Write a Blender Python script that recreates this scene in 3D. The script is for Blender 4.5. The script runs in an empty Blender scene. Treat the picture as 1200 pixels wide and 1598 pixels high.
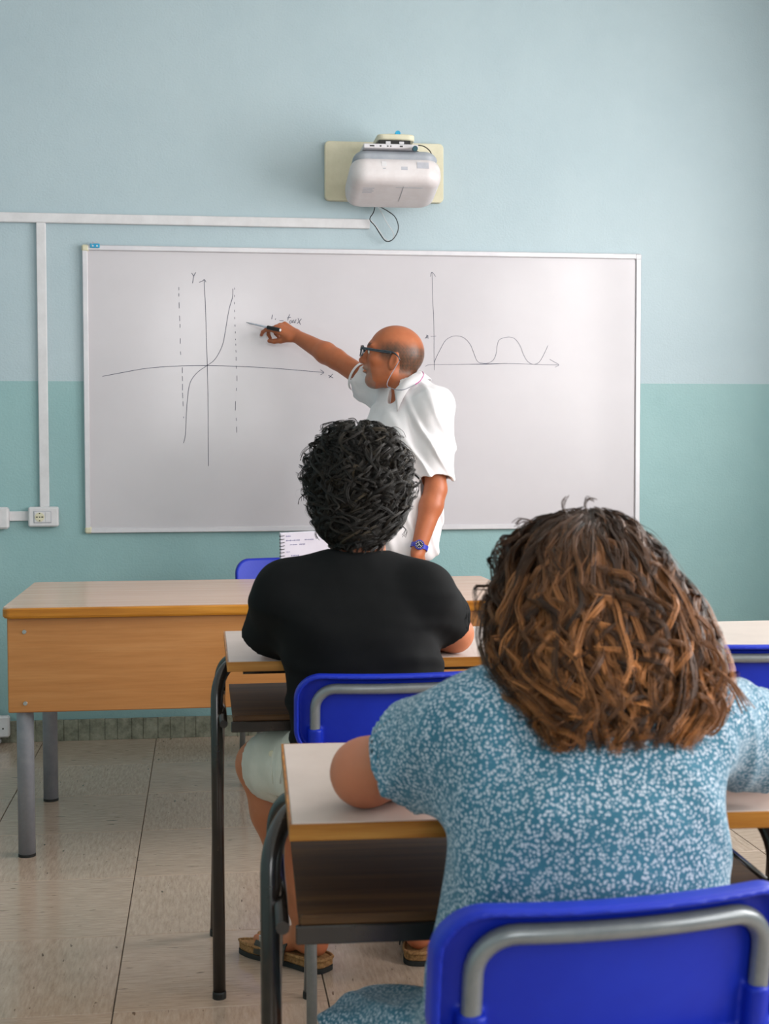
import bpy, math, random
import numpy as np
from mathutils import Vector, Matrix
random.seed(7); np.random.seed(7)
S = bpy.context.scene
PI = math.pi

# ------------------------------------------------------------------ camera
F, CAM = 2163.45, (0.0, -5.935, 1.2233)
YAW, PIT, ROL = 0.1304, -0.0449, -0.0023
_fw = np.array([math.sin(YAW)*math.cos(PIT), math.cos(YAW)*math.cos(PIT), math.sin(PIT)])
_r = np.array([math.cos(YAW), -math.sin(YAW), 0.0]); _u = np.cross(_r, _fw)
_r2 = _r*math.cos(ROL)+_u*math.sin(ROL); _u2 = -_r*math.sin(ROL)+_u*math.cos(ROL)
cd = bpy.data.cameras.new('camera'); cam = bpy.data.objects.new('camera', cd)
S.collection.objects.link(cam); S.camera = cam
cd.sensor_fit = 'HORIZONTAL'; cd.sensor_width = 36.0; cd.lens = F*36.0/1200.0
cd.clip_start = 0.05
cam.matrix_world = Matrix(((_r2[0], _u2[0], -_fw[0], CAM[0]), (_r2[1], _u2[1], -_fw[1], CAM[1]),
                           (_r2[2], _u2[2], -_fw[2], CAM[2]), (0, 0, 0, 1)))
cd.dof.use_dof = True; cd.dof.focus_distance = 4.6; cd.dof.aperture_fstop = 14.0

# ------------------------------------------------------------------ sky and light
W = bpy.data.worlds.new('sky'); S.world = W; W.use_nodes = True
W.node_tree.nodes['Background'].inputs[0].default_value = (0.80, 0.90, 1.0, 1)
W.node_tree.nodes['Background'].inputs[1].default_value = 1.0

def area(name, loc, target, sx, sy, power, col=(1, 1, 1)):
    l = bpy.data.lights.new(name, 'AREA'); l.shape = 'RECTANGLE'; l.size = sx; l.size_y = sy
    l.energy = power; l.color = col
    o = bpy.data.objects.new(name, l); S.collection.objects.link(o); o.location = loc
    o.rotation_euler = (Vector(target)-Vector(loc)).to_track_quat('-Z', 'Y').to_euler()
    return o
# daylight entering by the row of windows in the right wall (lamps stand just outside the panes)
for _y, _e, _w in ((-2.20, 105, 1.8), (-4.75, 80, 1.5), (-6.75, 50, 1.5)):
    area('window_daylight', (3.0, _y, 1.95), (0.0, _y+0.1, 1.5), _w, 1.8, _e, (1.0, 0.965, 0.945))
# daylight entering by the two windows in the rear wall
area('rear_daylight', (0.08, -9.16, 2.15), (0.08, 0, 2.15), 1.15, 1.6, 40, (1.0, 0.98, 0.97))

S.view_settings.view_transform = 'Standard'; S.view_settings.look = 'None'
S.view_settings.exposure = 0.27; S.view_settings.gamma = 1.0; S.view_settings.use_curve_mapping = False
S.cycles.use_denoising = True
S.cycles.max_bounces = 8; S.cycles.diffuse_bounces = 5; S.cycles.glossy_bounces = 4
S.cycles.sample_clamp_indirect = 4.0

# ------------------------------------------------------------------ helpers
def at(u, v, Y=None, z=None):
    """world point seen at photograph pixel (u, v) in the upright plane Y or the level plane z"""
    d = _fw+_r2*(u-600)/F-_u2*(v-799)/F; c = np.array(CAM)
    t = (z-c[2])/d[2] if z is not None else (Y-c[1])/d[1]
    return c+d*t
def V3(*a): return np.array(a, dtype=float)
def unit(v): v = np.asarray(v, float); return v/np.linalg.norm(v)

def tag(o, label=None, cat=None, group=None, kind=None):
    if label: o['label'] = label
    if cat: o['category'] = cat
    if group: o['group'] = group
    if kind: o['kind'] = kind
    return o
def empty(name, loc=(0, 0, 0), rz=0.0, label=None, cat=None, group=None):
    o = bpy.data.objects.new(name, None); S.collection.objects.link(o)
    o.location = loc; o.rotation_euler = (0, 0, rz); o.empty_display_size = 0.1
    return tag(o, label, cat, group)
def wm(o):
    b = Matrix.Translation(o.location) @ o.rotation_euler.to_matrix().to_4x4()
    return b if o.parent is None else wm(o.parent) @ o.matrix_parent_inverse @ b
def link(name, me, parent=None, local=False):
    o = bpy.data.objects.new(name, me); S.collection.objects.link(o)
    if parent is not None:
        o.parent = parent
        if not local:
            m = wm(parent)
            o.matrix_parent_inverse = m.inverted()
    return o

class MB:
    """collects shapes, then links them as one mesh"""
    def __init__(s): s.v = []; s.f = []; s.n = 0; s.c = []
    def add(s, v, f):
        v = np.asarray(v, float); s.v.append(v); s.f += [tuple(int(i)+s.n for i in q) for q in f]; s.n += len(v)
    def box(s, lo, hi, R=None, o=None, bev=0.0):
        lo = np.array(lo, float); hi = np.array(hi, float)
        if bev > 0:
            bm_pts = []; c = (lo+hi)/2; h = (hi-lo)/2; b = min(bev, h.min()*0.98)
            # chamfered box: 24 vertices
            idx = {}
            for sx in (-1, 1):
                for sy in (-1, 1):
                    for sz in (-1, 1):
                        sg = np.array([sx, sy, sz])
                        for a in range(3):
                            q = h-b; q = q.copy(); q[a] = h[a]
                            idx[(sx, sy, sz, a)] = len(bm_pts); bm_pts.append(c+sg*q)
            fs = []
            for a in range(3):
                b1, b2 = (a+1) % 3, (a+2) % 3
                for sg in (-1, 1):
                    q = []
                    for (p, r) in ((-1, -1), (1, -1), (1, 1), (-1, 1)):
                        k = [0, 0, 0]; k[a] = sg; k[b1] = p; k[b2] = r; q.append(idx[(k[0], k[1], k[2], a)])
                    fs.append(q if sg > 0 else q[::-1])
            for a in range(3):
                b1, b2 = (a+1) % 3, (a+2) % 3
                for p in (-1, 1):
                    for r in (-1, 1):
                        def K(sa, ax):
                            k = [0, 0, 0]; k[a] = sa; k[b1] = p; k[b2] = r; return idx[(k[0], k[1], k[2], ax)]
                        q = [K(-1, b1), K(1, b1), K(1, b2), K(-1, b2)]
                        fs.append(q[::-1] if p*r > 0 else q)
            for sx in (-1, 1):
                for sy in (-1, 1):
                    for sz in (-1, 1):
                        q = [idx[(sx, sy, sz, k)] for k in range(3)]
                        fs.append(q if sx*sy*sz > 0 else q[::-1])
            v = np.array(bm_pts); f = fs
        else:
            v = np.array([[x, y, z] for x in (lo[0], hi[0]) for y in (lo[1], hi[1]) for z in (lo[2], hi[2])])
            f = [(0, 1, 3, 2), (4, 6, 7, 5), (0, 4, 5, 1), (2, 3, 7, 6), (0, 2, 6, 4), (1, 5, 7, 3)]
        if R is not None: v = v @ np.array(R, float).T
        if o is not None: v = v+np.array(o)
        s.add(v, f); return s
    def tube(s, pts, r, seg=12, sub=6, closed=False, flat=None):
        """round tube along a smooth curve through pts; r a number or a list"""
        P = np.array([np.asarray(p, float) for p in pts]); n = len(P)
        R = np.full(n, r, float) if np.isscalar(r) else np.array(r, float)
        if sub > 1:
            Q, RR = [], []; m = n if closed else n-1
            for i in range(m):
                if closed: p0, p1, p2, p3 = P[i-1], P[i], P[(i+1) % n], P[(i+2) % n]; r1, r2 = R[i], R[(i+1) % n]
                else: p0, p1, p2, p3 = P[max(i-1, 0)], P[i], P[i+1], P[min(i+2, n-1)]; r1, r2 = R[i], R[i+1]
                for k in range(sub):
                    t = k/sub
                    Q.append(0.5*((2*p1)+(-p0+p2)*t+(2*p0-5*p1+4*p2-p3)*t*t+(-p0+3*p1-3*p2+p3)*t**3)); RR.append(r1+(r2-r1)*t)
            if not closed: Q.append(P[-1]); RR.append(R[-1])
            P, R = np.array(Q), np.array(RR); n = len(P)
        T = np.roll(P, -1, 0)-np.roll(P, 1, 0) if closed else np.gradient(P, axis=0)
        T /= np.linalg.norm(T, axis=1)[:, None]+1e-12
        ref = np.array([0, 0, 1.0]) if abs(T[0][2]) < 0.9 else np.array([1.0, 0, 0])
        a = np.cross(T[0], ref); a /= np.linalg.norm(a); V = []
        ang = np.arange(seg)*2*PI/seg
        for i in range(n):
            a = a-T[i]*(a@T[i]); a /= np.linalg.norm(a); b = np.cross(T[i], a)
            V.append(P[i]+R[i]*(np.cos(ang)[:, None]*a+np.sin(ang)[:, None]*b))
        V = np.concatenate(V); f = []
        for i in range(n if closed else n-1):
            j = (i+1) % n
            for k in range(seg):
                l = (k+1) % seg; f.append((i*seg+k, i*seg+l, j*seg+l, j*seg+k))
        if not closed:
            f.append(tuple(range(seg))[::-1]); f.append(tuple((n-1)*seg+k for k in range(seg)))
        s.add(V, f); return s
    def disc(s, c, nrm, r, th, seg=24, ri=0.0):
        nrm = unit(nrm); a = unit(np.cross(nrm, [0.3, 0.2, 1.0] if abs(nrm[2]) < .9 else [1.0, 0, 0])); b = np.cross(nrm, a)
        ang = np.arange(seg)*2*PI/seg; ring = np.cos(ang)[:, None]*a+np.sin(ang)[:, None]*b
        c = np.asarray(c, float)
        v = np.concatenate([c+ring*r, c+ring*r+nrm*th*0.8, c+ring*r*0.93+nrm*th])
        f = [tuple(range(seg))[::-1], tuple(range(2*seg, 3*seg))]
        for q in (0, 1):
            for k in range(seg):
                l = (k+1) % seg; f.append((q*seg+k, q*seg+l, (q+1)*seg+l, (q+1)*seg+k))
        s.add(v, f); return s
    def prism(s, outline, z0, z1, M=None, inset=0.0):
        """outline in xy extruded from z0 to z1 (M: function of points)"""
        o = np.array(outline, float); n = len(o); c = o.mean(0)
        rings = [(o, z0), (o, z1)]
        if inset > 0:
            dd = o-c; L = np.linalg.norm(dd, axis=1)[:, None]; oi = c+dd*(1-inset/L)
            rings = [(oi, z0), (o, z0+inset), (o, z1-inset), (oi, z1)]
        v = np.concatenate([np.c_[q, np.full(n, z)] for q, z in rings]); m = len(rings)
        f = [tuple(range(n))[::-1], tuple(range((m-1)*n, m*n))]
        for q in range(m-1):
            for k in range(n):
                l = (k+1) % n; f.append((q*n+k, q*n+l, (q+1)*n+l, (q+1)*n+k))
        if M is not None: v = M(v)
        s.add(v, f); return s
    def build(s, name, mat, parent=None, smooth=False, local=False):
        me = bpy.data.meshes.new(name)
        me.from_pydata(np.concatenate(s.v).tolist(), [], s.f); me.update()
        me.materials.append(mat)
        if smooth is True: me.polygons.foreach_set('use_smooth', [True]*len(me.polygons))
        elif smooth == 'auto':
            me.polygons.foreach_set('use_smooth', [len(p.vertices) == 4 for p in me.polygons])
        return link(name, me, parent, local)

def rrect(w, h, r, n=6, cx=0, cy=0):
    pts = []
    for (sx, sy, a0) in ((1, 1, 0), (-1, 1, 90), (-1, -1, 180), (1, -1, 270)):
        for k in range(n+1):
            a = math.radians(a0+90*k/n); pts.append((cx+sx*(w/2-r)+r*math.cos(a), cy+sy*(h/2-r)+r*math.sin(a)))
    return pts

# ------------------------------------------------------------------ materials
def mat(name, col, rough=0.6, spec=0.4, metal=0.0, coat=0.0, build=None, sheen=0.0, sub=0.0, coat_rough=0.1):
    m = bpy.data.materials.new(name); m.use_nodes = True; nt = m.node_tree
    p = nt.nodes['Principled BSDF']; I = p.inputs
    I['Base Color'].default_value = (*col, 1); I['Roughness'].default_value = rough
    I['Specular IOR Level'].default_value = spec; I['Metallic'].default_value = metal
    I['Coat Weight'].default_value = coat; I['Coat Roughness'].default_value = coat_rough
    if sheen: I['Sheen Weight'].default_value = sheen; I['Sheen Roughness'].default_value = 0.5
    if sub:
        I['Subsurface Weight'].default_value = sub; I['Subsurface Radius'].default_value = (1.0, 0.35, 0.2)
        I['Subsurface Scale'].default_value = 0.006
    if build: build(nt, p)
    return m
def N(nt, t, **k):
    n = nt.nodes.new(t)
    for a, b in k.items(): setattr(n, a, b)
    return n
def coords(nt, kind='Object', scale=(1, 1, 1), rot=(0, 0, 0)):
    t = N(nt, 'ShaderNodeTexCoord'); m = N(nt, 'ShaderNodeMapping')
    m.inputs['Scale'].default_value = scale; m.inputs['Rotation'].default_value = rot
    nt.links.new(t.outputs[kind], m.inputs[0]); return m.outputs[0]
def noise(nt, vec, scale, detail=4, rough=0.6):
    n = N(nt, 'ShaderNodeTexNoise'); n.inputs['Scale'].default_value = scale
    n.inputs['Detail'].default_value = detail; n.inputs['Roughness'].default_value = rough
    if vec is not None: nt.links.new(vec, n.inputs['Vector'])
    return n.outputs['Fac']
def ramp(nt, fac, stops):
    r = N(nt, 'ShaderNodeValToRGB'); e = r.color_ramp.elements
    while len(e) < len(stops): e.new(0.5)
    for k, (p, c) in enumerate(stops): e[k].position = p; e[k].color = (*c, 1) if len(c) == 3 else c
    nt.links.new(fac, r.inputs[0]); return r.outputs[0]
def bump(nt, p, h, strength, dist=0.01):
    b = N(nt, 'ShaderNodeBump'); b.inputs['Strength'].default_value = strength; b.inputs['Distance'].default_value = dist
    nt.links.new(h, b.inputs['Height']); nt.links.new(b.outputs[0], p.inputs['Normal']); return b
def mixc(nt, fac, a, b, mode='MIX'):
    m = N(nt, 'ShaderNodeMix', data_type='RGBA', blend_type=mode)
    for sock, val in ((m.inputs[0], fac), (m.inputs[6], a), (m.inputs[7], b)):
        if hasattr(val, 'links') or isinstance(val, bpy.types.NodeSocket): nt.links.new(val, sock)
        elif isinstance(val, tuple): sock.default_value = (*val, 1)
        else: sock.default_value = val
    return m.outputs[2]
def srgb(r, g, b):
    f = lambda c: (c/255/12.92) if c/255 <= 0.04045 else ((c/255+0.055)/1.055)**2.4
    return (f(r), f(g), f(b))

def _wall(nt, p):
    g = N(nt, 'ShaderNodeNewGeometry'); s = N(nt, 'ShaderNodeSeparateXYZ'); nt.links.new(g.outputs['Position'], s.inputs[0])
    lo = N(nt, 'ShaderNodeMath', operation='LESS_THAN'); nt.links.new(s.outputs['Z'], lo.inputs[0]); lo.inputs[1].default_value = 1.512
    v = g.outputs['Position']
    up = ramp(nt, noise(nt, v, 1.3, 6, 0.65), [(0.3, WALL_UP_A), (0.7, WALL_UP_B)])
    dn = ramp(nt, noise(nt, v, 2.1, 6, 0.65), [(0.3, WALL_LO_A), (0.7, WALL_LO_B)])
    c = mixc(nt, lo.outputs[0], up, dn); nt.links.new(c, p.inputs['Base Color'])
    fine = noise(nt, v, 110, 3, 0.55); big = noise(nt, v, 9, 4, 0.6)
    ad = N(nt, 'ShaderNodeMath', operation='MULTIPLY_ADD'); nt.links.new(fine, ad.inputs[0]); ad.inputs[1].default_value = 0.6; nt.links.new(big, ad.inputs[2])
    b = bump(nt, p, ad.outputs[0], 0.55, 0.004)
WALL_UP_A, WALL_UP_B = srgb(163, 180, 187), srgb(172, 188, 194)
WALL_LO_A, WALL_LO_B = srgb(134, 168, 170), srgb(144, 177, 178)
M = {}
M['wall'] = mat('wall_paint', (0.4, 0.6, 0.6), 0.45, 0.35, build=_wall)
M['ceiling'] = mat('ceiling_paint', srgb(225, 225, 220), 0.9, 0.2, build=lambda nt, p: bump(nt, p, noise(nt, None, 60), 0.2))

def _tile(rot):
    def f(nt, p):
        g = N(nt, 'ShaderNodeNewGeometry')
        mp = N(nt, 'ShaderNodeMapping'); nt.links.new(g.outputs['Position'], mp.inputs[0])
        mp.inputs['Scale'].default_value = (7, 50, 1) if rot else (50, 7, 1)
        n1 = noise(nt, mp.outputs[0], 2.2, 6, 0.7); mp2 = N(nt, 'ShaderNodeMapping'); nt.links.new(g.outputs['Position'], mp2.inputs[0])
        mp2.inputs['Scale'].default_value = (18, 80, 1) if rot else (80, 18, 1); mp2.inputs['Location'].default_value = (3, 5, 0)
        n2 = noise(nt, mp2.outputs[0], 1.0, 2, 0.5)
        base = ramp(nt, n1, [(0.28, srgb(152, 130, 112)), (0.5, srgb(172, 150, 132)), (0.75, srgb(190, 169, 151))])
        big = ramp(nt, noise(nt, g.outputs['Position'], 1.7, 3), [(0.3, (0.92, 0.92, 0.92)), (0.7, (1, 1, 1))])
        dk = ramp(nt, n2, [(0.68, (1, 1, 1)), (0.74, (0.32, 0.28, 0.24))])
        c = mixc(nt, 1.0, base, big, 'MULTIPLY'); c = mixc(nt, 1.0, c, dk, 'MULTIPLY'); nt.links.new(c, p.inputs['Base Color'])
        rr = ramp(nt, n1, [(0.3, (0.13,)*3), (0.7, (0.22,)*3)]); nt.links.new(rr, p.inputs['Roughness'])
        bump(nt, p, noise(nt, g.outputs['Position'], 14, 3), 0.06, 0.01)
    return f
M['tile_a'] = mat('marbled_tile', (.5, .45, .38), 0.28, 0.5, build=_tile(False))
M['tile_b'] = mat('marbled_tile_turned', (.5, .45, .38), 0.28, 0.5, build=_tile(True))
M['screed'] = mat('floor_joint', srgb(70, 60, 50), 0.9)
def _skirt(nt, p):
    g = N(nt, 'ShaderNodeNewGeometry')
    c = ramp(nt, noise(nt, g.outputs['Position'], 26, 7, 0.7), [(0.3, srgb(92, 92, 78)), (0.55, srgb(134, 134, 118)), (0.75, srgb(160, 158, 142))])
    nt.links.new(c, p.inputs['Base Color'])
M['skirt'] = mat('skirting_stone', (.3, .3, .25), 0.5, build=_skirt)

def wood(name, a, b, c, axis=0, rough=0.4, scale=1.0, coat=0.0, world=True):
    def f(nt, p):
        g = N(nt, 'ShaderNodeTexCoord'); mp = N(nt, 'ShaderNodeMapping'); nt.links.new(g.outputs['Object'], mp.inputs[0])
        s = [26*scale]*3; s[axis] = 1.6*scale; mp.inputs['Scale'].default_value = s
        n = noise(nt, mp.outputs[0], 1.5, 6, 0.62)
        mp2 = N(nt, 'ShaderNodeMapping'); nt.links.new(g.outputs['Object'], mp2.inputs[0])
        s2 = [120*scale]*3; s2[axis] = 5*scale; mp2.inputs['Scale'].default_value = s2
        n2 = noise(nt, mp2.outputs[0], 1.5, 3, 0.6)
        cc = ramp(nt, n, [(0.3, a), (0.5, b), (0.7, c)])
        fi = ramp(nt, n2, [(0.35, (0.93, 0.93, 0.93)), (0.6, (1, 1, 1))])
        o = mixc(nt, 1.0, cc, fi, 'MULTIPLY'); nt.links.new(o, p.inputs['Base Color'])
        bump(nt, p, n2, 0.05, 0.002)
    return mat(name, b, rough, 0.4, coat=coat, build=f, coat_rough=0.2)
M['beech'] = wood('beech_laminate', srgb(168, 110, 58), srgb(178, 120, 66), srgb(187, 130, 76), rough=0.42)
M['peach'] = wood('pale_laminate', srgb(194, 158, 134), srgb(201, 166, 142), srgb(207, 174, 150), rough=0.22, scale=0.7)
M['ochre'] = wood('varnished_edge', srgb(158, 96, 22), srgb(182, 118, 34), srgb(204, 142, 54), rough=0.3)
M['edge_old'] = wood('worn_edge', srgb(112, 66, 18), srgb(164, 104, 34), srgb(196, 140, 64), rough=0.35, scale=0.8)
M['brown_board'] = wood('brown_shelf', srgb(50, 28, 8), srgb(72, 44, 16), srgb(94, 62, 26), rough=0.6)
M['white_lam'] = mat('cream_laminate', srgb(196, 181, 172), 0.3, 0.45,
    build=lambda nt, p: (nt.links.new(ramp(nt, noise(nt, coords(nt), 9, 5), [(0.3, srgb(190, 175, 166)), (0.7, srgb(202, 187, 178))]), p.inputs['Base Color'])))
def _speck(c1, c2, sc, rough=None):
    def f(nt, p):
        nt.links.new(ramp(nt, noise(nt, coords(nt), sc, 5, 0.7), [(0.35, c1), (0.7, c2)]), p.inputs['Base Color'])
    return f
M['black_tube'] = mat('brown_black_enamel', srgb(32, 27, 24), 0.22, 0.6, build=_speck(srgb(24, 21, 20), srgb(46, 38, 32), 30))
M['black'] = mat('black_plastic', srgb(22, 22, 22), 0.45, build=_speck(srgb(18, 18, 18), srgb(30, 30, 30), 40))
M['grey_leg'] = mat('grey_painted_steel', srgb(132, 134, 142), 0.42, 0.4, build=_speck(srgb(126, 128, 136), srgb(140, 142, 148), 25))
M['chair_tube'] = mat('grey_steel_tube', srgb(128, 132, 134), 0.30, 0.5, metal=0.35, build=_speck(srgb(120, 125, 128), srgb(136, 140, 141), 30))
def _blue(nt, p):
    nt.links.new(ramp(nt, noise(nt, coords(nt), 5, 4), [(0.3, srgb(16, 38, 162)), (0.7, srgb(24, 50, 178))]), p.inputs['Base Color'])
    bump(nt, p, noise(nt, coords(nt), 420, 2), 0.12, 0.001)
M['blue'] = mat('blue_plastic', srgb(30, 48, 188), 0.42, 0.30, build=_blue)
M['white_plastic'] = mat('white_plastic', srgb(205, 203, 205), 0.4, 0.4, build=_speck(srgb(200, 198, 200), srgb(212, 210, 212), 12))
M['cream_plastic'] = mat('cream_plastic', srgb(206, 200, 176), 0.5, build=_speck(srgb(200, 194, 168), srgb(212, 206, 182), 12))
M['proj_white'] = mat('off_white_casing', srgb(206, 200, 200), 0.4, build=_speck(srgb(200, 192, 192), srgb(212, 207, 208), 8))
M['proj_grey'] = mat('grey_casing', srgb(150, 155, 162), 0.45, build=_speck(srgb(142, 148, 156), srgb(158, 162, 168), 14))
M['mid_grey'] = mat('grey_label', srgb(172, 172, 180), 0.5, build=_speck(srgb(165, 165, 173), srgb(178, 178, 186), 30))
M['cyan'] = mat('cyan_plastic', srgb(40, 150, 190), 0.4, build=_speck(srgb(34, 140, 182), srgb(56, 162, 200), 30))
M['teal_dark'] = mat('dark_teal_plastic', srgb(30, 72, 84), 0.4, build=_speck(srgb(24, 62, 74), srgb(40, 84, 94), 30))
M['alu'] = mat('white_aluminium', srgb(204, 200, 204), 0.38, 0.5, metal=0.2, build=_speck(srgb(198, 195, 200), srgb(210, 207, 210), 6))
M['board'] = mat('whiteboard_enamel', srgb(192, 187, 191), 0.45, 0.4, coat=0.65, coat_rough=0.15,
    build=lambda nt, p: nt.links.new(ramp(nt, noise(nt, coords(nt), 1.8, 5), [(0.3, srgb(188, 183, 187)), (0.7, srgb(195, 190, 194))]), p.inputs['Base Color']))
M['ink'] = mat('grey_marker_ink', srgb(60, 62, 84), 0.6, build=_speck(srgb(46, 48, 72), srgb(78, 80, 98), 40))
M['paper'] = mat('notebook_paper', srgb(222, 216, 228), 0.8, build=_speck(srgb(218, 212, 224), srgb(226, 221, 232), 10))
M['blue_ink'] = mat('pen_ink', srgb(120, 118, 160), 0.7, build=_speck(srgb(110, 108, 152), srgb(132, 130, 170), 60))
M['screw'] = mat('bright_steel', srgb(190, 190, 188), 0.25, metal=0.9, build=_speck(srgb(180, 180, 178), srgb(200, 200, 198), 60))
M['dark_slot'] = mat('socket_hole', srgb(28, 26, 28), 0.6, build=_speck(srgb(20, 20, 20), srgb(34, 32, 32), 60))
M['window_frame'] = mat('window_frame_paint', srgb(225, 225, 222), 0.4, build=_speck(srgb(220, 220, 217), srgb(228, 228, 226), 10))
def _glass(nt, p):
    p.inputs['Transmission Weight'].default_value = 1.0; p.inputs['IOR'].default_value = 1.0
M['glass'] = mat('window_glass', (1, 1, 1), 0.0, 0.2, build=_glass)

# ------------------------------------------------------------------ the room
XL, XR, YB, HC = -1.75, 2.86, -9.0, 3.45
def structure(o): o['kind'] = 'structure'; return o
structure(MB().box((XL-.2, 0, -0.1), (XR+.2, 0.2, HC+.1)).build('wall_back', M['wall']))
structure(MB().box((XL-.2, YB-.2, -0.1), (XL, 0, HC+.1)).build('wall_left', M['wall']))
structure(MB().box((XL-.2, YB-.2, HC), (XR+.2, 0.2, HC+.15)).build('ceiling', M['ceiling']))
WIN = [(-3.2, -1.2), (-5.6, -3.9), (-7.6, -5.9)]
wr = MB(); wr.box((XR, YB-.2, -0.1), (XR+.2, 0, 1.0)); wr.box((XR, YB-.2, 2.9), (XR+.2, 0, HC+.1))
edges = [0.0]+[e for w in WIN for e in (w[1], w[0])]+[YB-.2]
for k in range(0, len(edges), 2): wr.box((XR, edges[k+1], 1.0), (XR+.2, edges[k], 2.9))
structure(wr.build('wall_right', M['wall']))
for k, (a, b) in enumerate(WIN):
    wf = MB()
    for lo, hi in (((a, 1.0), (b, 1.06)), ((a, 2.84), (b, 2.9)), ((a, 1.0), (a+.06, 2.9)), ((b-.06, 1.0), (b, 2.9)), (((a+b)/2-.04, 1.0), ((a+b)/2+.04, 2.9))):
        wf.box((XR+.05, lo[0], lo[1]), (XR+.11, hi[0], hi[1]))
    structure(wf.build('window_%d' % (k+1), M['window_frame']))
RW = (-.55, .70, 1.3, 3.0)
wb = MB(); wb.box((XL-.2, YB-.2, -.1), (RW[0], YB, HC+.1)); wb.box((RW[1], YB-.2, -.1), (XR+.2, YB, HC+.1))
wb.box((RW[0], YB-.2, -.1), (RW[1], YB, RW[2])); wb.box((RW[0], YB-.2, RW[3]), (RW[1], YB, HC+.1))
structure(wb.build('wall_front', M['wall']))
wf = MB()
for lo, hi in (((-.55, 1.3), (.7, 1.35)), ((-.55, 2.95), (.7, 3.0)), ((-.55, 1.3), (-.5, 3.0)), ((.65, 1.3), (.7, 3.0))):
    wf.box((lo[0], YB-.12, lo[1]), (hi[0], YB-.06, hi[1]))
structure(wf.build('window_4', M['window_frame']))

# floor: tiles laid with their grain turned alternately
fl = structure(MB().box((XL, YB, -0.1), (XR, 0, -0.004)).build('floor', M['screed']))
TX, TY, X0 = 0.470, 0.486, -0.203
shared = {}
def tile_mesh(w, d, m, key):
    k = (round(w, 3), round(d, 3), key)
    if k not in shared:
        mb = MB().box((0.0012, 0.0012, -0.004), (w-0.0012, d-0.0012, 0.0), bev=0.0012)
        me = bpy.data.meshes.new('tile'); me.from_pydata(np.concatenate(mb.v).tolist(), [], mb.f); me.update(); me.materials.append(m)
        shared[k] = me
    return shared[k]
i0 = math.floor((XL-X0)/TX); i1 = math.ceil((XR-X0)/TX)
for i in range(i0, i1):
    for j in range(0, math.ceil(-YB/TY)):
        xa, xb = max(X0+i*TX, XL), min(X0+(i+1)*TX, XR); yb, ya = -j*TY, max(-(j+1)*TY, YB)
        if xb-xa < 0.02: continue
        turned = (i+j) % 2
        t = link('tile', tile_mesh(xb-xa, yb-ya, M['tile_b' if turned else 'tile_a'], turned), fl, True)
        gap = 0.0015 if i == -1 else 0
        t.location = (xa, ya, 0)
# skirting: a run of stone pieces
sk = structure(MB().box((XL, -0.010, 0), (XR, 0, 0.088)).build('baseboard_back', M['screed']))
x = XL; k = 0
while x < XR-0.01:
    w = [0.052, 0.06, 0.047, 0.063][k % 4]*1.0; x2 = min(x+w, XR)
    b = MB().box((x+0.0005, -0.0165-0.001*(k % 3), 0.0), (x2-0.0005, -0.010, 0.089+0.001*((k*7) % 3)), bev=0.001).build('stone', M['skirt'], sk)
    x = x2; k += 1
structure(MB().box((XL, YB, 0), (XL+.015, -0.02, 0.09), bev=.003).build('baseboard_left', M['skirt']))

# ------------------------------------------------------------------ whiteboard
BX, BZ, BW, BH = -0.4887, 0.8763, 2.4, 1.2
wbd = empty('whiteboard', (BX+BW/2, -0.01, BZ), 0, 'large wide whiteboard with two hand drawn graphs on the blue wall', 'whiteboard')
MB().box((BX+.012, -0.014, BZ+.012), (BX+BW-.012, -0.002, BZ+BH-.012)).build('writing_surface', M['board'], wbd)
for lo, hi in (((BX+.02, BZ+BH-.022), (BX+BW-.02, BZ+BH)), ((BX+.02, BZ), (BX+BW-.02, BZ+.022)), ((BX, BZ+.02), (BX+.022, BZ+BH-.02)), ((BX+BW-.022, BZ+.02), (BX+BW, BZ+BH-.02))):
    MB().box((lo[0], -0.024, lo[1]), (hi[0], -0.001, hi[1]), bev=.003).build('frame_rail', M['alu'], wbd)
for cx, cz in ((BX, BZ), (BX, BZ+BH-.026), (BX+BW-.026, BZ), (BX+BW-.026, BZ+BH-.026)):
    MB().box((cx-.002, -0.027, cz-.001), (cx+.028, -0.001, cz+.027), bev=.006).build('corner_cap', M['cream_plastic' if cx < 0 else 'alu'], wbd)

def strokes(mb, lists, w=0.0022, Y=-0.0146):
    for pl in lists:
        P = [at(u, v, Y)[[0, 2]] for u, v in pl]
        if len(P) > 2:
            Q = []; n = len(P)
            for i in range(n-1):
                p0, p1, p2, p3 = P[max(i-1, 0)], P[i], P[i+1], P[min(i+2, n-1)]
                for k in range(6):
                    t = k/6; Q.append(0.5*((2*p1)+(-p0+p2)*t+(2*p0-5*p1+4*p2-p3)*t*t+(-p0+3*p1-3*p2+p3)*t**3))
            Q.append(P[-1]); P = Q
        P = np.array(P); T = np.gradient(P, axis=0); T /= np.linalg.norm(T, axis=1)[:, None]+1e-9
        Nn = np.c_[-T[:, 1], T[:, 0]]*w/2
        a = P+Nn; b = P-Nn; n = len(P)
        v = np.concatenate([np.c_[a[:, 0], np.full(n, Y), a[:, 1]], np.c_[b[:, 0], np.full(n, Y), b[:, 1]]])
        mb.add(v, [(i, i+1, n+i+1, n+i) for i in range(n-1)])
    return mb
def Z(ps, ox=100, oy=360, s=1200/460): return [(ox+x/s, oy+y/s) for x, y in ps]
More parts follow.
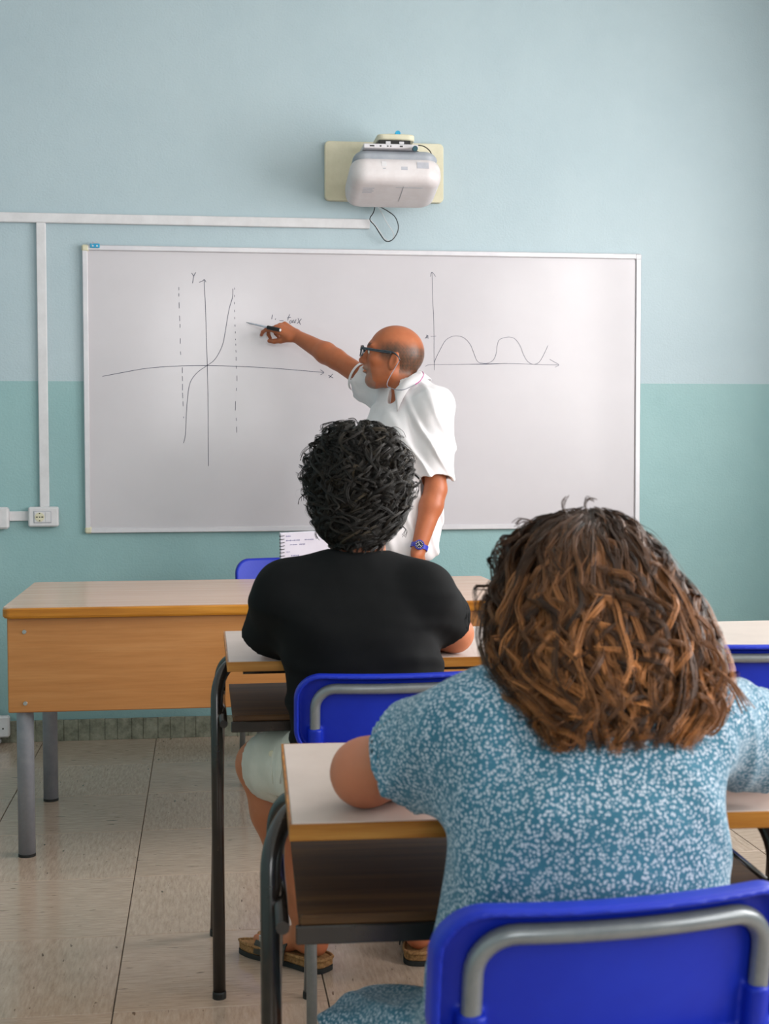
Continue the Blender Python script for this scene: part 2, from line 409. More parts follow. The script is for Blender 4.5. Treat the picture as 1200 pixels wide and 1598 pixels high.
g1 = [Z([(156, 593), (240, 577), (340, 560), (460, 551), (580, 549), (700, 552), (820, 558), (940, 567), (1056, 577)]),
      Z([(1043, 566), (1057, 577), (1044, 587)]),
      Z([(570, 200), (575, 300), (579, 420), (583, 560), (586, 700), (587, 850), (588, 958)]), Z([(550, 210), (563, 205), (571, 199), (578, 210)]),
      Z([(486, 865), (494, 830), (497, 760), (501, 700), (508, 640), (520, 605), (545, 575), (582, 549), (610, 528), (632, 495), (648, 455), (658, 400), (672, 320), (686, 270), (687, 236)])]
for x0, y0, x1, y1 in ((467, 230, 467, 242), (467, 255, 467, 268), (468, 292, 469, 316), (470, 346, 471, 368), (472, 380, 472, 395), (473, 438, 473, 460), (474, 492, 475, 506),
                       (481, 556, 481, 580), (481, 592, 482, 612), (482, 624, 482, 650), (482, 660, 483, 682), (484, 695, 485, 715), (486, 757, 487, 763),
                       (694, 232, 695, 240), (694, 262, 694, 270), (694, 290, 694, 300), (694, 322, 695, 332), (695, 352, 695, 360), (696, 382, 696, 390), (697, 410, 697, 418), (698, 440, 698, 446),
                       (699, 460, 699, 468), (699, 486, 700, 496), (700, 514, 700, 530), (701, 550, 701, 562), (704, 590, 704, 612), (702, 640, 701, 652), (698, 694, 697, 732), (700, 762, 701, 774), (703, 798, 703, 822)):
    g1.append(Z([(x0, y0), (x1, y1)]))
strokes(MB(), g1).build('tangent_graph', M['ink'], wbd)
Z2 = lambda ps: Z(ps, 640, 400, 1200/260)
g2 = [Z2([(157, 115), (160, 200), (162, 300), (170, 450), (172, 600), (172, 700), (173, 775), (176, 820)]), Z2([(145, 147), (157, 114), (184, 146)]),
      Z2([(148, 577), (187, 575)]),
      Z2([(110, 792), (150, 780), (300, 779), (450, 776), (560, 774), (700, 772), (850, 776), (960, 780), (1070, 783)]), Z2([(430, 777), (560, 777), (680, 771)]),
      Z2([(1005, 742), (1040, 762), (1071, 781), (1044, 799)]),
      Z2([(172, 772), (185, 735), (215, 675), (250, 612), (290, 582), (335, 573), (385, 586), (430, 630), (460, 700), (480, 750), (510, 768), (560, 769), (600, 745), (620, 700), (628, 640), (645, 600), (700, 582), (750, 592), (790, 640), (815, 705), (845, 755), (885, 777), (925, 765), (955, 722), (992, 643)])]
strokes(MB(), g2, 0.0016).build('sine_graph', M['ink'], wbd)
let = [Z([(519, 172), (527, 184)]), Z([(536, 170), (528, 186), (523, 214)]), Z([(1076, 588), (1096, 600)]), Z([(1094, 583), (1078, 600)]),
       Z2([(120, 565), (118, 590)]), Z2([(108, 592), (112, 587), (128, 570), (128, 588), (134, 590)])]
Z3 = lambda ps: Z(ps, 380, 480, 10.0)
let += [Z3([(456, 110), (443, 155), (440, 182)]), Z3([(505, 168), (492, 190)]), Z3([(560, 205), (625, 203)]), Z3([(722, 105), (703, 150), (688, 200)]), Z3([(682, 160), (738, 152)]),
        Z3([(748, 200), (730, 205), (718, 228), (728, 245), (748, 232), (760, 205)]), Z3([(762, 200), (765, 232), (782, 236)]), Z3([(782, 190), (800, 240), (812, 205), (822, 185)]), Z3([(850, 165), (868, 215), (888, 268)]), Z3([(905, 175), (870, 215), (835, 250)])]
for a_, b_ in ((0, 2), (2, 4), (4, 6)): strokes(MB(), let[a_:b_], 0.0024).build('axis_letter', M['ink'], wbd)
tag(strokes(MB(), let[6:], 0.0024).build('handwriting', M['ink'], wbd), kind='stuff')
# blue clip on the top left of the frame
bc = empty('blue_clip', at(148, 382, -0.03), 0, 'small bright blue clip on the top left corner of the whiteboard frame', 'clip')
p = at(148, 383, -0.028); mb = MB(); mb.box(p-V3(.020, .003, .010), p+V3(.020, .003, .008), bev=.002).build('clip_plate', M['cyan'], bc)
MB().tube([p+V3(-.012, -.002, .004), p+V3(-.006, -.004, .014), p+V3(.001, -.004, .009), p+V3(.008, -.004, .016), p+V3(.012, -.002, .008)], .0016, 6).build('wire', M['mid_grey'], bc)
for xx in (-.008, .009): MB().box(p+V3(xx-.003, -.0045, -.005), p+V3(xx+.003, -.003, .001)).build('clip_jaw', M['white_plastic'], bc)

# ------------------------------------------------------------------ trunking and sockets
def wbox(name, u0, v0, u1, v1, th, m, parent=None, bev=.003, Y0=0.0):
    a, b = at(u0, v1, Y0-th), at(u1, v0, Y0-th)
    return MB().box((a[0], -th, a[2]), (b[0], -0.0005, b[2]), bev=bev).build(name, m, parent)
h1 = MB(); a = at(-60, 328, -.02); b = at(577, 341, -.02)
h1.box((a[0], -.02, 2.165), (b[0], -.0005, 2.205), bev=.002)
tr = empty('cable_trunking', (a[0], 0, 2.18), 0, 'long white horizontal cable trunking on wall above the whiteboard', 'cable duct')
h1.build('duct_body', M['white_plastic'], tr)
MB().box((a[0], -.0215, 2.168), (b[0], -.0195, 2.202)).build('duct_lid', M['white_plastic'], tr)
a = at(67, 336, -.02)
tr = empty('cable_trunking', (-.655, 0, .99), 0, 'white vertical cable trunking dropping to the wall socket, left of whiteboard', 'cable duct')
MB().box((-.675, -.018, .989), (-.636, -.0005, 2.1648), bev=.002).build('duct_body', M['white_plastic'], tr)
MB().box((-.672, -.0195, .989), (-.639, -.0175, 2.1648)).build('duct_lid', M['white_plastic'], tr)
tag(MB().box((-.80, -.016, .930), (-.7205, -.0005, .970), bev=.002).build('cable_trunking', M['white_plastic']), 'short white trunking piece between the two boxes left of the whiteboard', 'cable duct')
so = empty('wall_socket', (-.66, 0, .905), 0, 'white wall socket box with round earthed outlet, under vertical trunking', 'socket')
MB().box((-.720, -.042, .906), (-.597, -.0005, .9888), bev=.006).build('box', M['white_plastic'], so)
MB().box((-.697, -.0445, .922), (-.625, -.0415, .972), bev=.001).build('outlet_insert', M['mid_grey'], so)
MB().box((-.694, -.046, .925), (-.651, -.0425, .969), bev=.001).build('outlet_plate', M['white_plastic'], so)
MB().box((-.650, -.046, .925), (-.628, -.0425, .969), bev=.001).build('blank_plate', M['white_plastic'], so)
MB().disc((-.6725, -.0455, .947), (0, -1, 0), .0195, .002).build('outlet_face', M['cream_plastic'], so)
hl = MB()
for dx, dz in ((0, 0), (.011, 0), (-.011, 0), (0, .015), (0, -.015)):
    w_ = .0038 if dx else .0024; hl.box((-.6725+dx-w_, -.0482, .947+dz-.002), (-.6725+dx+w_, -.0474, .947+dz+.002))
hl.build('outlet_holes', M['dark_slot'], so)
sw = empty('wall_box', (-.86, 0, .905), 0, 'white wall box at the far left edge, left of the socket', 'socket')
MB().box((-.92, -.045, .898), (-.799, -.0005, .989), bev=.008).build('box', M['white_plastic'], sw)
MB().box((-.90, -.047, .915), (-.83, -.044, .972), bev=.001).build('cover_plate', M['white_plastic'], sw)
tag(MB().box((-.90, -.018, .12), (-.853, -.0005, .897), bev=.002).build('cable_trunking', M['white_plastic']), 'white vertical trunking at the left edge, below the left wall box', 'cable duct')
jb = empty('junction_box', (-.85, 0, .0), 0, 'small white junction box low on the skirting at bottom left corner', 'box')
MB().box((-.92, -.060, .03), (-.806, -.0185, .118), bev=.006).build('box', M['white_plastic'], jb)
MB().disc((-.831, -.0602, .068), (0, -1, 0), .0035, .0015, 12).build('screw', M['dark_slot'], jb)
tag(MB().box((-.92, -1.6, 0.0008), (-.842, -.018, .026), bev=.008).build('floor_duct', M['white_plastic']), 'grey white cable duct lying on the floor at the left edge', 'cable duct')

# ------------------------------------------------------------------ implicit surfaces
def smin(a, b, k):
    h = np.maximum(k-np.abs(a-b), 0)/k; return np.minimum(a, b)-h*h*k*0.25
def smax(a, b, k): return -smin(-a, -b, k)
def cap(a, b, ra, rb=None):
    a = np.asarray(a, np.float32); b = np.asarray(b, np.float32); rb = ra if rb is None else rb
    ab = b-a; L = float(ab@ab)+1e-12
    def f(P):
        t = np.clip(((P-a)@ab)/L, 0, 1); q = P-a-t[:, None]*ab
        return np.sqrt((q*q).sum(1))-(ra+(rb-ra)*t)
    return f
def ell(c, r, R=None):
    c = np.asarray(c, np.float32); r = np.asarray(r, np.float32); R = None if R is None else np.asarray(R, np.float32)
    def f(P):
        q = P-c
        if R is not None: q = q@R
        k0 = np.sqrt(((q/r)**2).sum(1)); k1 = np.sqrt(((q/(r*r))**2).sum(1))+1e-9
        return k0*(k0-1)/k1
    return f
def loft(rows, fwd, left, pw=2.3, capr=0.0):
    """rows: (centre, half depth, half width) from bottom to top; cross sections stand level"""
    C = np.array([r[0] for r in rows], float); A = np.array([r[1] for r in rows]); B = np.array([r[2] for r in rows])
    zs = C[:, 2]; fwd = unit([fwd[0], fwd[1], 0]); left = unit([left[0], left[1], 0])
    # smooth the interpolation tables
    zz = np.linspace(zs[0], zs[-1], 80)
    def tab(y):
        v = np.interp(zz, zs, y); k = np.array([1, 2, 3, 2, 1])/9.0; pad = np.r_[v[0], v[0], v, v[-1], v[-1]]
        for _ in range(3): v = np.convolve(pad, k, 'valid'); pad = np.r_[v[0], v[0], v, v[-1], v[-1]]
        return v
    TA, TB, TXx, TYy = tab(A), tab(B), tab(C[:, 0]), tab(C[:, 1])
    def f(P):
        z = P[:, 2]; a = np.interp(z, zz, TA); b = np.interp(z, zz, TB); x = P[:, 0]-np.interp(z, zz, TXx); y = P[:, 1]-np.interp(z, zz, TYy)
        u = np.abs(x*fwd[0]+y*fwd[1]); w = np.abs(x*left[0]+y*left[1])
        k = ((u/a)**pw+(w/b)**pw)**(1/pw)
        d = (k-1)*np.minimum(a, b)*np.where(k > 1, 1.0, 1.0)
        dz = np.maximum(zs[0]-z, z-zs[-1])
        return smax(d, dz, 0.05+capr).astype(np.float32)
    return f
def U(items, k=0.02):
    """smooth union; items are functions or (function, k)"""
    def f(P):
        d = None
        for it in items:
            g, kk = it if isinstance(it, tuple) else (it, k)
            v = g(P); d = v if d is None else smin(d, v, kk)
        return d
    return f
def wob(P, s, seed=0):
    """cheap smooth noise in [-1, 1]"""
    x, y, z = (P[:, 0]*s+seed*1.7), (P[:, 1]*s+seed*2.3), (P[:, 2]*s-seed*0.9)
    a = np.sin(x+1.3*np.sin(1.1*y+0.7*z))+np.sin(1.4*y+1.1*np.sin(0.9*z+1.3*x)+2)+np.sin(1.2*z+1.2*np.sin(1.5*x+0.8*y)+4)
    return (a/3).astype(np.float32)

def nets(fn, lo, hi, h, B=8, slack=1.7):
    lo = np.array(lo, float); hi = np.array(hi, float)
    nb = np.maximum(1, np.ceil((hi-lo)/h/B).astype(int)); n = nb*B+1
    ax = [lo[i]+(np.arange(nb[i])*B+B/2)*h for i in range(3)]
    G = np.stack(np.meshgrid(*ax, indexing='ij'), -1).reshape(-1, 3).astype(np.float32)
    dc = fn(G); act = np.abs(dc) < h*B*0.87*slack
    D = np.repeat(np.repeat(np.repeat(np.where(dc < 0, -1.0, 1.0).reshape(nb).astype(np.float32), B, 0), B, 1), B, 2)
    D = np.pad(D, ((0, 1), (0, 1), (0, 1)), 'edge')
    ids = np.argwhere(act.reshape(nb)); loc = np.stack(np.meshgrid(*[np.arange(B+1)]*3, indexing='ij'), -1).reshape(-1, 3)
    for s in range(0, len(ids), 500):
        I = (ids[s:s+500, None, :]*B+loc[None]).reshape(-1, 3)
        D[I[:, 0], I[:, 1], I[:, 2]] = fn((lo+I*h).astype(np.float32))
    In = D < 0
    c = np.zeros(np.array(D.shape)-1, np.uint8)
    offs = [(i, j, k) for i in (0, 1) for j in (0, 1) for k in (0, 1)]
    for i, j, k in offs: c += In[i:i+c.shape[0], j:j+c.shape[1], k:k+c.shape[2]]
    cell = np.argwhere((c > 0) & (c < 8))
    if len(cell) == 0: return np.zeros((0, 3)), np.zeros((0, 4), int)
    vals = np.stack([D[cell[:, 0]+i, cell[:, 1]+j, cell[:, 2]+k] for i, j, k in offs], 1)
    acc = np.zeros((len(cell), 3)); cnt = np.zeros(len(cell))
    for a in range(8):
        for ax_ in range(3):
            if offs[a][ax_]: continue
            o2 = list(offs[a]); o2[ax_] = 1; b = offs.index(tuple(o2))
            va, vb = vals[:, a], vals[:, b]; m = (va < 0) != (vb < 0)
            t = np.where(m, va/np.where(m, va-vb, 1), 0)
            p = np.tile(np.array(offs[a], float), (len(cell), 1)); p[:, ax_] += t
            acc += p*m[:, None]; cnt += m
    V = lo+(cell+acc/cnt[:, None])*h
    vid = np.full(c.shape, -1, np.int32); vid[cell[:, 0], cell[:, 1], cell[:, 2]] = np.arange(len(cell))
    Fs = []
    for ax_ in range(3):
        b1, b2 = (ax_+1) % 3, (ax_+2) % 3
        sl0 = [slice(None)]*3; sl1 = [slice(None)]*3; sl0[ax_] = slice(0, -1); sl1[ax_] = slice(1, None)
        s0, s1 = In[tuple(sl0)], In[tuple(sl1)]; E = np.argwhere(s0 != s1)
        E = E[(E[:, b1] > 0) & (E[:, b2] > 0) & (E[:, b1] < c.shape[b1]) & (E[:, b2] < c.shape[b2])]
        q = []
        for d1, d2 in ((1, 1), (0, 1), (0, 0), (1, 0)):
            e = E.copy(); e[:, b1] -= d1; e[:, b2] -= d2; q.append(vid[e[:, 0], e[:, 1], e[:, 2]])
        q = np.stack(q, 1); fl_ = ~s0[E[:, 0], E[:, 1], E[:, 2]]; q[fl_] = q[fl_][:, ::-1]
        Fs.append(q)
    return V, np.concatenate(Fs)

def implicit(name, fn, regions, m, parent=None, colour=None):
    """regions: (lo, hi, cell); finer regions come after the first and replace it inside their box"""
    VV, FF = [], []; n = 0
    for k, (lo, hi, h) in enumerate(regions):
        V, Q = nets(fn, lo, hi, h)
        if k == 0:
            for lo2, hi2, _ in regions[1:]:
                if len(Q) == 0: break
                ins = ((V > np.array(lo2)+h*1.2) & (V < np.array(hi2)-h*1.2)).all(1)
                Q = Q[~ins[Q].all(1)]
        used = np.unique(Q); mp = np.full(len(V), -1); mp[used] = np.arange(len(used))
        VV.append(V[used]); FF.append(mp[Q]+n); n += len(used)
    V = np.concatenate(VV); Q = np.concatenate(FF)
    me = bpy.data.meshes.new(name); me.vertices.add(len(V)); me.vertices.foreach_set('co', V.astype(np.float32).ravel())
    me.loops.add(len(Q)*4); me.loops.foreach_set('vertex_index', Q.astype(np.int32).ravel())
    me.polygons.add(len(Q)); me.polygons.foreach_set('loop_start', np.arange(len(Q), dtype=np.int32)*4)
    me.polygons.foreach_set('use_smooth', np.ones(len(Q), bool)); me.update(calc_edges=True); me.validate()
    me.materials.append(m)
    if colour is not None:
        a = me.attributes.new('tone', 'FLOAT_COLOR', 'POINT'); a.data.foreach_set('color', np.c_[colour(V), np.ones(len(V))].astype(np.float32).ravel())
    return link(name, me, parent)
def bounds(pts, r):
    P = np.array(pts); return P.min(0)-r, P.max(0)+r

# ------------------------------------------------------------------ projector over the board
pl = empty('projector_plate', (0.78, 0, 2.40), 0, 'cream rectangular mounting plate on wall behind the projector', 'plate')
MB().prism(rrect(.51, .25, .02), -.0, .028, lambda v: np.c_[.778+v[:, 0], -v[:, 2]-.0005, 2.404+v[:, 1]], inset=.004).build('plate_body', M['cream_plastic'], pl)
pj = empty('projector', (0.80, -.28, 2.40), 0, 'white wall mounted projector hanging over the top of the whiteboard', 'projector')
PC = at(620, 270, -.40); ang = math.radians(-13)
Rp = np.array([[1, 0, 0], [0, math.cos(ang), -math.sin(ang)], [0, math.sin(ang), math.cos(ang)]])
def proj_field(w, d, hh, dz=0, r=.055):
    def f(P):
        q = (P-np.array([PC[0], PC[1]+d/2, PC[2]]))@Rp; x, y, z = q[:, 0], q[:, 1], q[:, 2]-dz
        r2 = r
        a = np.abs(x)-(w/2-r2); b = np.abs(y)-(d/2-r2)
        dd = np.sqrt(np.maximum(a, 0)**2+np.maximum(b, 0)**2)+np.minimum(np.maximum(a, b), 0)-r2
        e = np.abs(z)-hh/2
        return smax(dd, e, 0.05).astype(np.float32)
    return f
low = proj_field(.372, .30, .112, -.014, .07); up = proj_field(.350, .28, .060, .046, .06)
R_ = ((PC-V3(.25, .12, .16)), (PC+V3(.25, .36, .16)), .004)
implicit('casing', low, [R_], M['proj_white'], pj)
implicit('casing_top', up, [R_], M['proj_grey'], pj)
def pp(x, y, z): return Rp@np.array([x, y, z])+np.array([PC[0], PC[1]+.15, PC[2]])
def plab(name, x0, x1, z0, z1, m, y=-.1508):
    mb = MB(); mb.box((x0, y, z0), (x1, y+.003, z1), R=Rp, o=(PC[0], PC[1]+.15, PC[2])); return mb.build(name, m, pj)
plab('sensor_window', .016, .042, -.022, -.008, M['mid_grey']); plab('grey_label', .080, .128, -.014, .012, M['mid_grey'])
plab('white_label', -.062, -.042, -.008, .012, M['white_plastic']); plab('small_mark', -.058, -.046, -.018, -.015, M['proj_grey'])
mb = MB(); 
for k in range(4): mb.box((-.13, -.08+.014*k, -.0708), (-.085-.006*(k % 2), -.074+.014*k, -.0695), R=Rp, o=(PC[0], PC[1]+.15, PC[2]))
mb.build('rating_label', M['mid_grey'], pj)
mb = MB(); mb.box((.03, -.10, -.0712), (.0318, .05, -.069), R=Rp, o=(PC[0], PC[1]+.15, PC[2])); mb.box((.0, -.09, -.0712), (.11, -.0885, -.069), R=Rp, o=(PC[0], PC[1]+.15, PC[2]))
mb.build('casing_seam', M['proj_grey'], pj)
# bracket on top
q = at(607, 236, -.30)
MB().box(q-V3(.115, .10, .010), q+V3(.105, .14, .008), bev=.003).build('bracket_plate', M['alu'], pj)
for dx, w_ in ((-.09, .018), (-.05, .006), (-.02, .004), (-.008, .004), (.03, .012)): MB().box(q+V3(dx, -.102, -.004), q+V3(dx+w_, -.099, .001)).build('slot', M['dark_slot'], pj)
q2 = at(617, 227, -.28)
MB().box(q2-V3(.075, .05, .012), q2+V3(.055, .15, .010), bev=.002).build('bracket_block', M['black'], pj)
for dx in (-.035, .02): MB().box(q2+V3(dx-.012, -.056, -.012), q2+V3(dx+.008, -.049, .004), bev=.001).build('bracket_tab', M['alu'], pj)
q3 = at(617, 218, -.26)
MB().prism(rrect(.155, .26, .03), -.012, .012, lambda v: v+(q3+V3(0, .098, .004)), inset=.004).build('arm_cover', M['cream_plastic'], pj)
MB().box(q3+V3(-.035, -.01, .012), q3+V3(.04, .12, .022), bev=.004).build('arm_tab', M['cream_plastic'], pj)
q4 = at(620, 210, -.27); MB().disc(q4, (0, -1, .1), .0115, .018, 20).build('adjusting_knob', M['cyan'], pj)
q5 = at(647, 233, -.41); MB().disc(q5, (0, -1, 0), .011, .018, 20).build('adjusting_knob', M['teal_dark'], pj)
tk = lambda ps, Y: [at(480+a/5, 190+b/5, Y) for a, b in ps]
cb = empty('projector_cable', at(600, 350, -.05), 0, 'black and white cables looping below the projector to the trunking end', 'cable')
MB().tube([at(585, 318, -.10)]+tk([(522, 680), (510, 715), (490, 745)], -.03)+tk([(488, 770), (525, 812), (560, 868), (598, 922), (630, 934), (668, 915), (702, 860), (706, 800), (680, 740), (630, 700)], -.045)+[at(480+560/5, 190+660/5, -.10)], .0021, 8).build('black_cable', M['black'], cb)
MB().tube([at(587, 318, -.10)]+tk([(560, 680), (585, 720), (620, 790), (660, 850), (672, 890), (650, 930), (600, 910), (560, 850), (520, 800), (490, 765)], -.036), .0015, 8).build('white_cable', M['white_plastic'], cb)
cc = MB().tube(tk([(830, 192), (870, 184), (915, 196), (955, 230), (975, 275)], -.34), .0022, 8)
cc.tube(tk([(850, 230), (890, 248), (930, 282)], -.36), .0022, 8)
tag(cc.build('cable', M['black']), 'short black cable arching over the right side of projector', 'cable')

# ------------------------------------------------------------------ teacher's desk
DX0, DX1, DY0, DY1 = -.590, 1.010, -1.760, -.951
td = empty('teacher_desk', (DX0+.8, DY0+.4, 0), 0, 'wide beech teacher desk with modesty panel and round grey legs', 'desk')
MB().prism(rrect(DX1-DX0-.004, DY1-DY0-.004, .02), .745, .7605, lambda v: v+V3((DX0+DX1)/2, (DY0+DY1)/2, 0)).build('tabletop', M['peach'], td)
MB().prism(rrect(DX1-DX0, DY1-DY0, .022), .728, .7600, lambda v: v+V3((DX0+DX1)/2, (DY0+DY1)/2, 0), inset=.006).build('edge_band', M['ochre'], td)
MB().box((DX0+.012, DY0+.022, .444), (DX1-.012, DY0+.040, .728), bev=.003).build('modesty_panel', M['beech'], td)
for lx in (DX0+.055, DX1-.055):
    for ly in (DY0+.070, DY1-.070):
        g = MB().tube([(lx, ly, .008), (lx, ly, .728)], .0255, 24, 1).build('leg', M['grey_leg'], td, 'auto')
        MB().disc((lx, ly, 0), (0, 0, 1), .0262, .010, 24).build('foot_cap', M['black'], g)
for ly in (DY0+.07, DY1-.07): MB().box((DX0+.08, ly-.015, .69), (DX1-.08, ly+.015, .727)).build('rail', M['grey_leg'], td)
for sx in (DX0+.062, DX1-.062):
    for sz in (.686, .472): MB().disc((sx, DY0+.022, sz), (0, -1, 0), .0065, .003, 14).build('screw', M['screw'], td)

# ------------------------------------------------------------------ pupils' desks
def fillet(P, rads, n=6):
    P = [np.asarray(p, float) for p in P]; out = [P[0]]
    for i in range(1, len(P)-1):
        r = rads if np.isscalar(rads) else rads[i-1]
        a = unit(P[i-1]-P[i]); b = unit(P[i+1]-P[i]); al = math.acos(max(-1, min(1, a@b))); t = r/math.tan(al/2)
        s, e = P[i]+a*t, P[i]+b*t; c = P[i]+unit(a+b)*r/math.sin(al/2)
        v0, v1 = s-c, e-c; w = math.acos(max(-1, min(1, (v0@v1)/r/r)))
        for k in range(n+1):
            f = k/n; out.append(c+(math.sin((1-f)*w)*v0+math.sin(f*w)*v1)/math.sin(w))
    out.append(P[-1]); return out
def pupil_desk(x0, x1, yn, yf, label, rz=0.0, th=.021):
    """x0..x1 and near/far edge of the top"""
    cx, cy = (x0+x1)/2, (yn+yf)/2; w, d = x1-x0, yf-yn
    t = empty('student_desk', (cx, cy, 0), rz, label, 'desk', 'single school desks')
    L = lambda mb, n, m, p=t, s=False: mb.build(n, m, p, s, True)
    L(MB().box((-w/2+.003, -d/2+.004, .742), (w/2-.003, d/2-.003, .7605), bev=.0015), 'tabletop', M['white_lam'])
    L(MB().box((-w/2, -d/2, .7385), (w/2, -d/2+.0035, .7600), bev=.0012), 'front_edge', M['edge_old'])
    L(MB().box((-w/2, d/2-.003, .7385), (w/2, d/2, .7600)), 'rear_edge', M['edge_old'])
    for s in (-1, 1): L(MB().box((min(s*w/2, s*(w/2-.003)), -d/2+.0036, .7385), (max(s*w/2, s*(w/2-.003)), d/2-.0031, .7600)), 'side_edge', M['edge_old'])
    lx, ya, yb = w/2+.022, -d/2+.040, d/2-.080
    for q in (-1, 1):
        pth = [(q*lx, ya, .012), (q*lx, ya+.125, .7235), (q*(lx-.075), ya+.235, .7235), (q*(lx-.085), yb-.12, .7215), (q*(lx-.012), yb-.03, .7010), (q*(lx+.004), yb, .012)]
        g = L(MB().tube(fillet(pth, [.085, .02, .02, .06], 9), .0142, 18, 1), 'leg_frame', M['black_tube'], t, 'auto')
        for yy, ex in ((ya, 0), (yb, .004)): MB().disc((q*(lx+ex), yy, 0), (0, 0, 1), .0155, .016, 18).build('foot_cap', M['black'], g, False, True)
    for yy in (ya+.10, yb-.05): L(MB().tube([(-lx+.06, yy, .722), (lx-.06, yy, .722)], .0115, 12, 1), 'cross_bar', M['black_tube'], t, 'auto')
    for q in (-1, 1):
        L(MB().tube([(q*(w/2+.008), -d/2+.045, .615), (q*(w/2+.008), d/2-.075, .615)], .009, 10, 1), 'side_rail', M['black_tube'], t, 'auto')
    L(MB().box((-w/2+.012, -d/2+.03, .622), (w/2-.012, d/2-.05, .632)), 'book_shelf', M['brown_board'])
    L(MB().box((-w/2+.008, -d/2+.022, .600), (w/2-.008, -d/2+.032, .624), bev=.002), 'shelf_rim', M['black_tube'])
    L(MB().box((-w/2+.014, -d/2+.024, .624), (w/2-.014, -d/2+.034, .637), bev=.002), 'shelf_lip', M['brown_board'])
    return t
pupil_desk(.050, .750, -2.905, -2.378, 'cream topped student desk the person in the black t-shirt leans on')
pupil_desk(.111, .772, -4.250, -3.775, 'cream topped student desk in front of person in teal floral dress', -.035)
pupil_desk(1.06, 1.76, -2.93, -2.372, 'student desk at the right edge behind the empty blue chair')
pupil_desk(.937, 1.637, -4.215, -3.693, 'student desk at right edge, mostly hidden behind the floral dress sleeve')

# ------------------------------------------------------------------ chairs
def chair(x, y, rz, label, top=.775):
    """x, y: middle of the backrest; rz turns it; backrest faces +y of the sitter"""
    t = empty('school_chair', (x, y, 0), rz, label, 'chair', 'blue school chairs')
    W2, HH, sp = .200, .172, .158
    tilt = math.radians(9)
    def bend(v):   # lean and curve the backrest
        v = np.array(v, float); x_, y_, z_ = v[:, 0], v[:, 1], v[:, 2]
        return np.c_[x_, y_+0.85*x_**2-(z_)*math.tan(tilt), z_+top]
    def f(P):
        x_, z_ = P[:, 0], P[:, 2]-top; y_ = P[:, 1]-0.85*x_**2+z_*math.tan(tilt)
        cz = -HH/2; r = .055
        def rr(w, h, rad, low=0.0):
            a = np.abs(x_)-(w-rad); b = np.abs(z_-cz)-(h-rad)
            return np.sqrt(np.maximum(a, 0)**2+np.maximum(b, 0)**2)+np.minimum(np.maximum(a, b), 0)-rad
        out = smax(rr(W2, HH/2, r), np.abs(y_)-.017, .010)
        inn = smax(rr(W2-.009, HH/2-.009, r-.008), y_-.010, .006)   # hollow open to the rear
        d = smax(out, -inn, .004)
        for s in (-1, 1):   # sockets that take the tube
            q = np.sqrt((x_-s*sp)**2+(y_+.001)**2)-.0150; q = np.maximum(q, np.abs(z_+HH-.028)-.030); d = smin(d, q, .008)
            d = np.maximum(d, -np.maximum(np.sqrt((x_-s*sp)**2+(y_+.001)**2)-.0085, z_+HH+.02))
        return d.astype(np.float32)
    o = implicit('backrest', f, [((-.23, -.06, top-.24), (.23, .10, top+.03), .0035)], M['blue']); o.parent = t; 
    # back frame
    fr = fillet([(-sp, -.001, -.175), (-sp, -.001, -.030), (sp, -.001, -.030), (sp, -.001, -.175)], .042, 8)
    fr2 = []
    for i in range(len(fr)-1):
        k = 8 if np.linalg.norm(fr[i+1]-fr[i]) > .1 else 1
        for j in range(k): fr2.append(fr[i]+(fr[i+1]-fr[i])*j/k)
    fr2.append(fr[-1]); B = bend(fr2)
    low = np.array([(-sp-.008, .045, .44), (-sp-.012, -.02, .012)]); lo2 = low*np.array([-1, 1, 1])
    pts = [low[1], low[0]]; A_ = [p for p in B]
    path = fillet([low[1], low[0], B[0]], .12, 5)+A_[1:]
    path = path[:-1]+fillet([B[-1], lo2[0], lo2[1]], .12, 5)
    MB().tube(path, .0107, 16, 1).build('back_frame', M['chair_tube'], t, 'auto', True)
    for s in (-1, 1):
        MB().tube(fillet([(s*(sp+.004), .31, .012), (s*(sp-.004), .27, .425), (s*(sp-.002), .02, .425)], .05, 6), .0107, 14, 1).build('front_leg', M['chair_tube'], t, 'auto', True)
        MB().disc((s*(sp+.012), -.02, 0), (0, 0, 1), .0125, .016, 14).build('foot_cap', M['black'], t, False, True)
        MB().disc((s*(sp+.004), .31, 0), (0, 0, 1), .0125, .016, 14).build('foot_cap', M['black'], t, False, True)
    MB().tube([(-sp, .27, .415), (sp, .27, .415)], .009, 12, 1).build('cross_bar', M['chair_tube'], t, 'auto', True)
    def seat(P):
        x_, y_, z_ = P[:, 0], P[:, 1]-.165, P[:, 2]-.445-.25*P[:, 0]**2-.5*np.maximum(-(P[:, 1]-.03), 0)+1.6*np.maximum(P[:, 1]-.30, 0)**2*4
        a = np.abs(x_)-.15; b = np.abs(y_)-.14; dd = np.sqrt(np.maximum(a, 0)**2+np.maximum(b, 0)**2)-.05
        return smax(dd, np.abs(z_)-.008, .008).astype(np.float32)
    o = implicit('seat', seat, [((-.23, -.06, .38), (.23, .40, .50), .006)], M['blue']); o.parent = t
    return t
c1 = at(616, 1052, z=.775); chair(c1[0], c1[1], -.03, 'blue school chair the person in the black t-shirt sits on')
c2 = at(990, 1404, z=.775); chair(c2[0], c2[1], .11, 'blue school chair nearest the camera, under the person in teal floral dress')
c3 = at(1224, 1006, z=.79); chair(c3[0], c3[1], 0.0, 'empty blue school chair at the right edge', .79)
chair(at(445, 884, -.62)[0], -.60, PI+.15, 'blue school chair behind the teacher desk, mostly hidden', .79+.02)

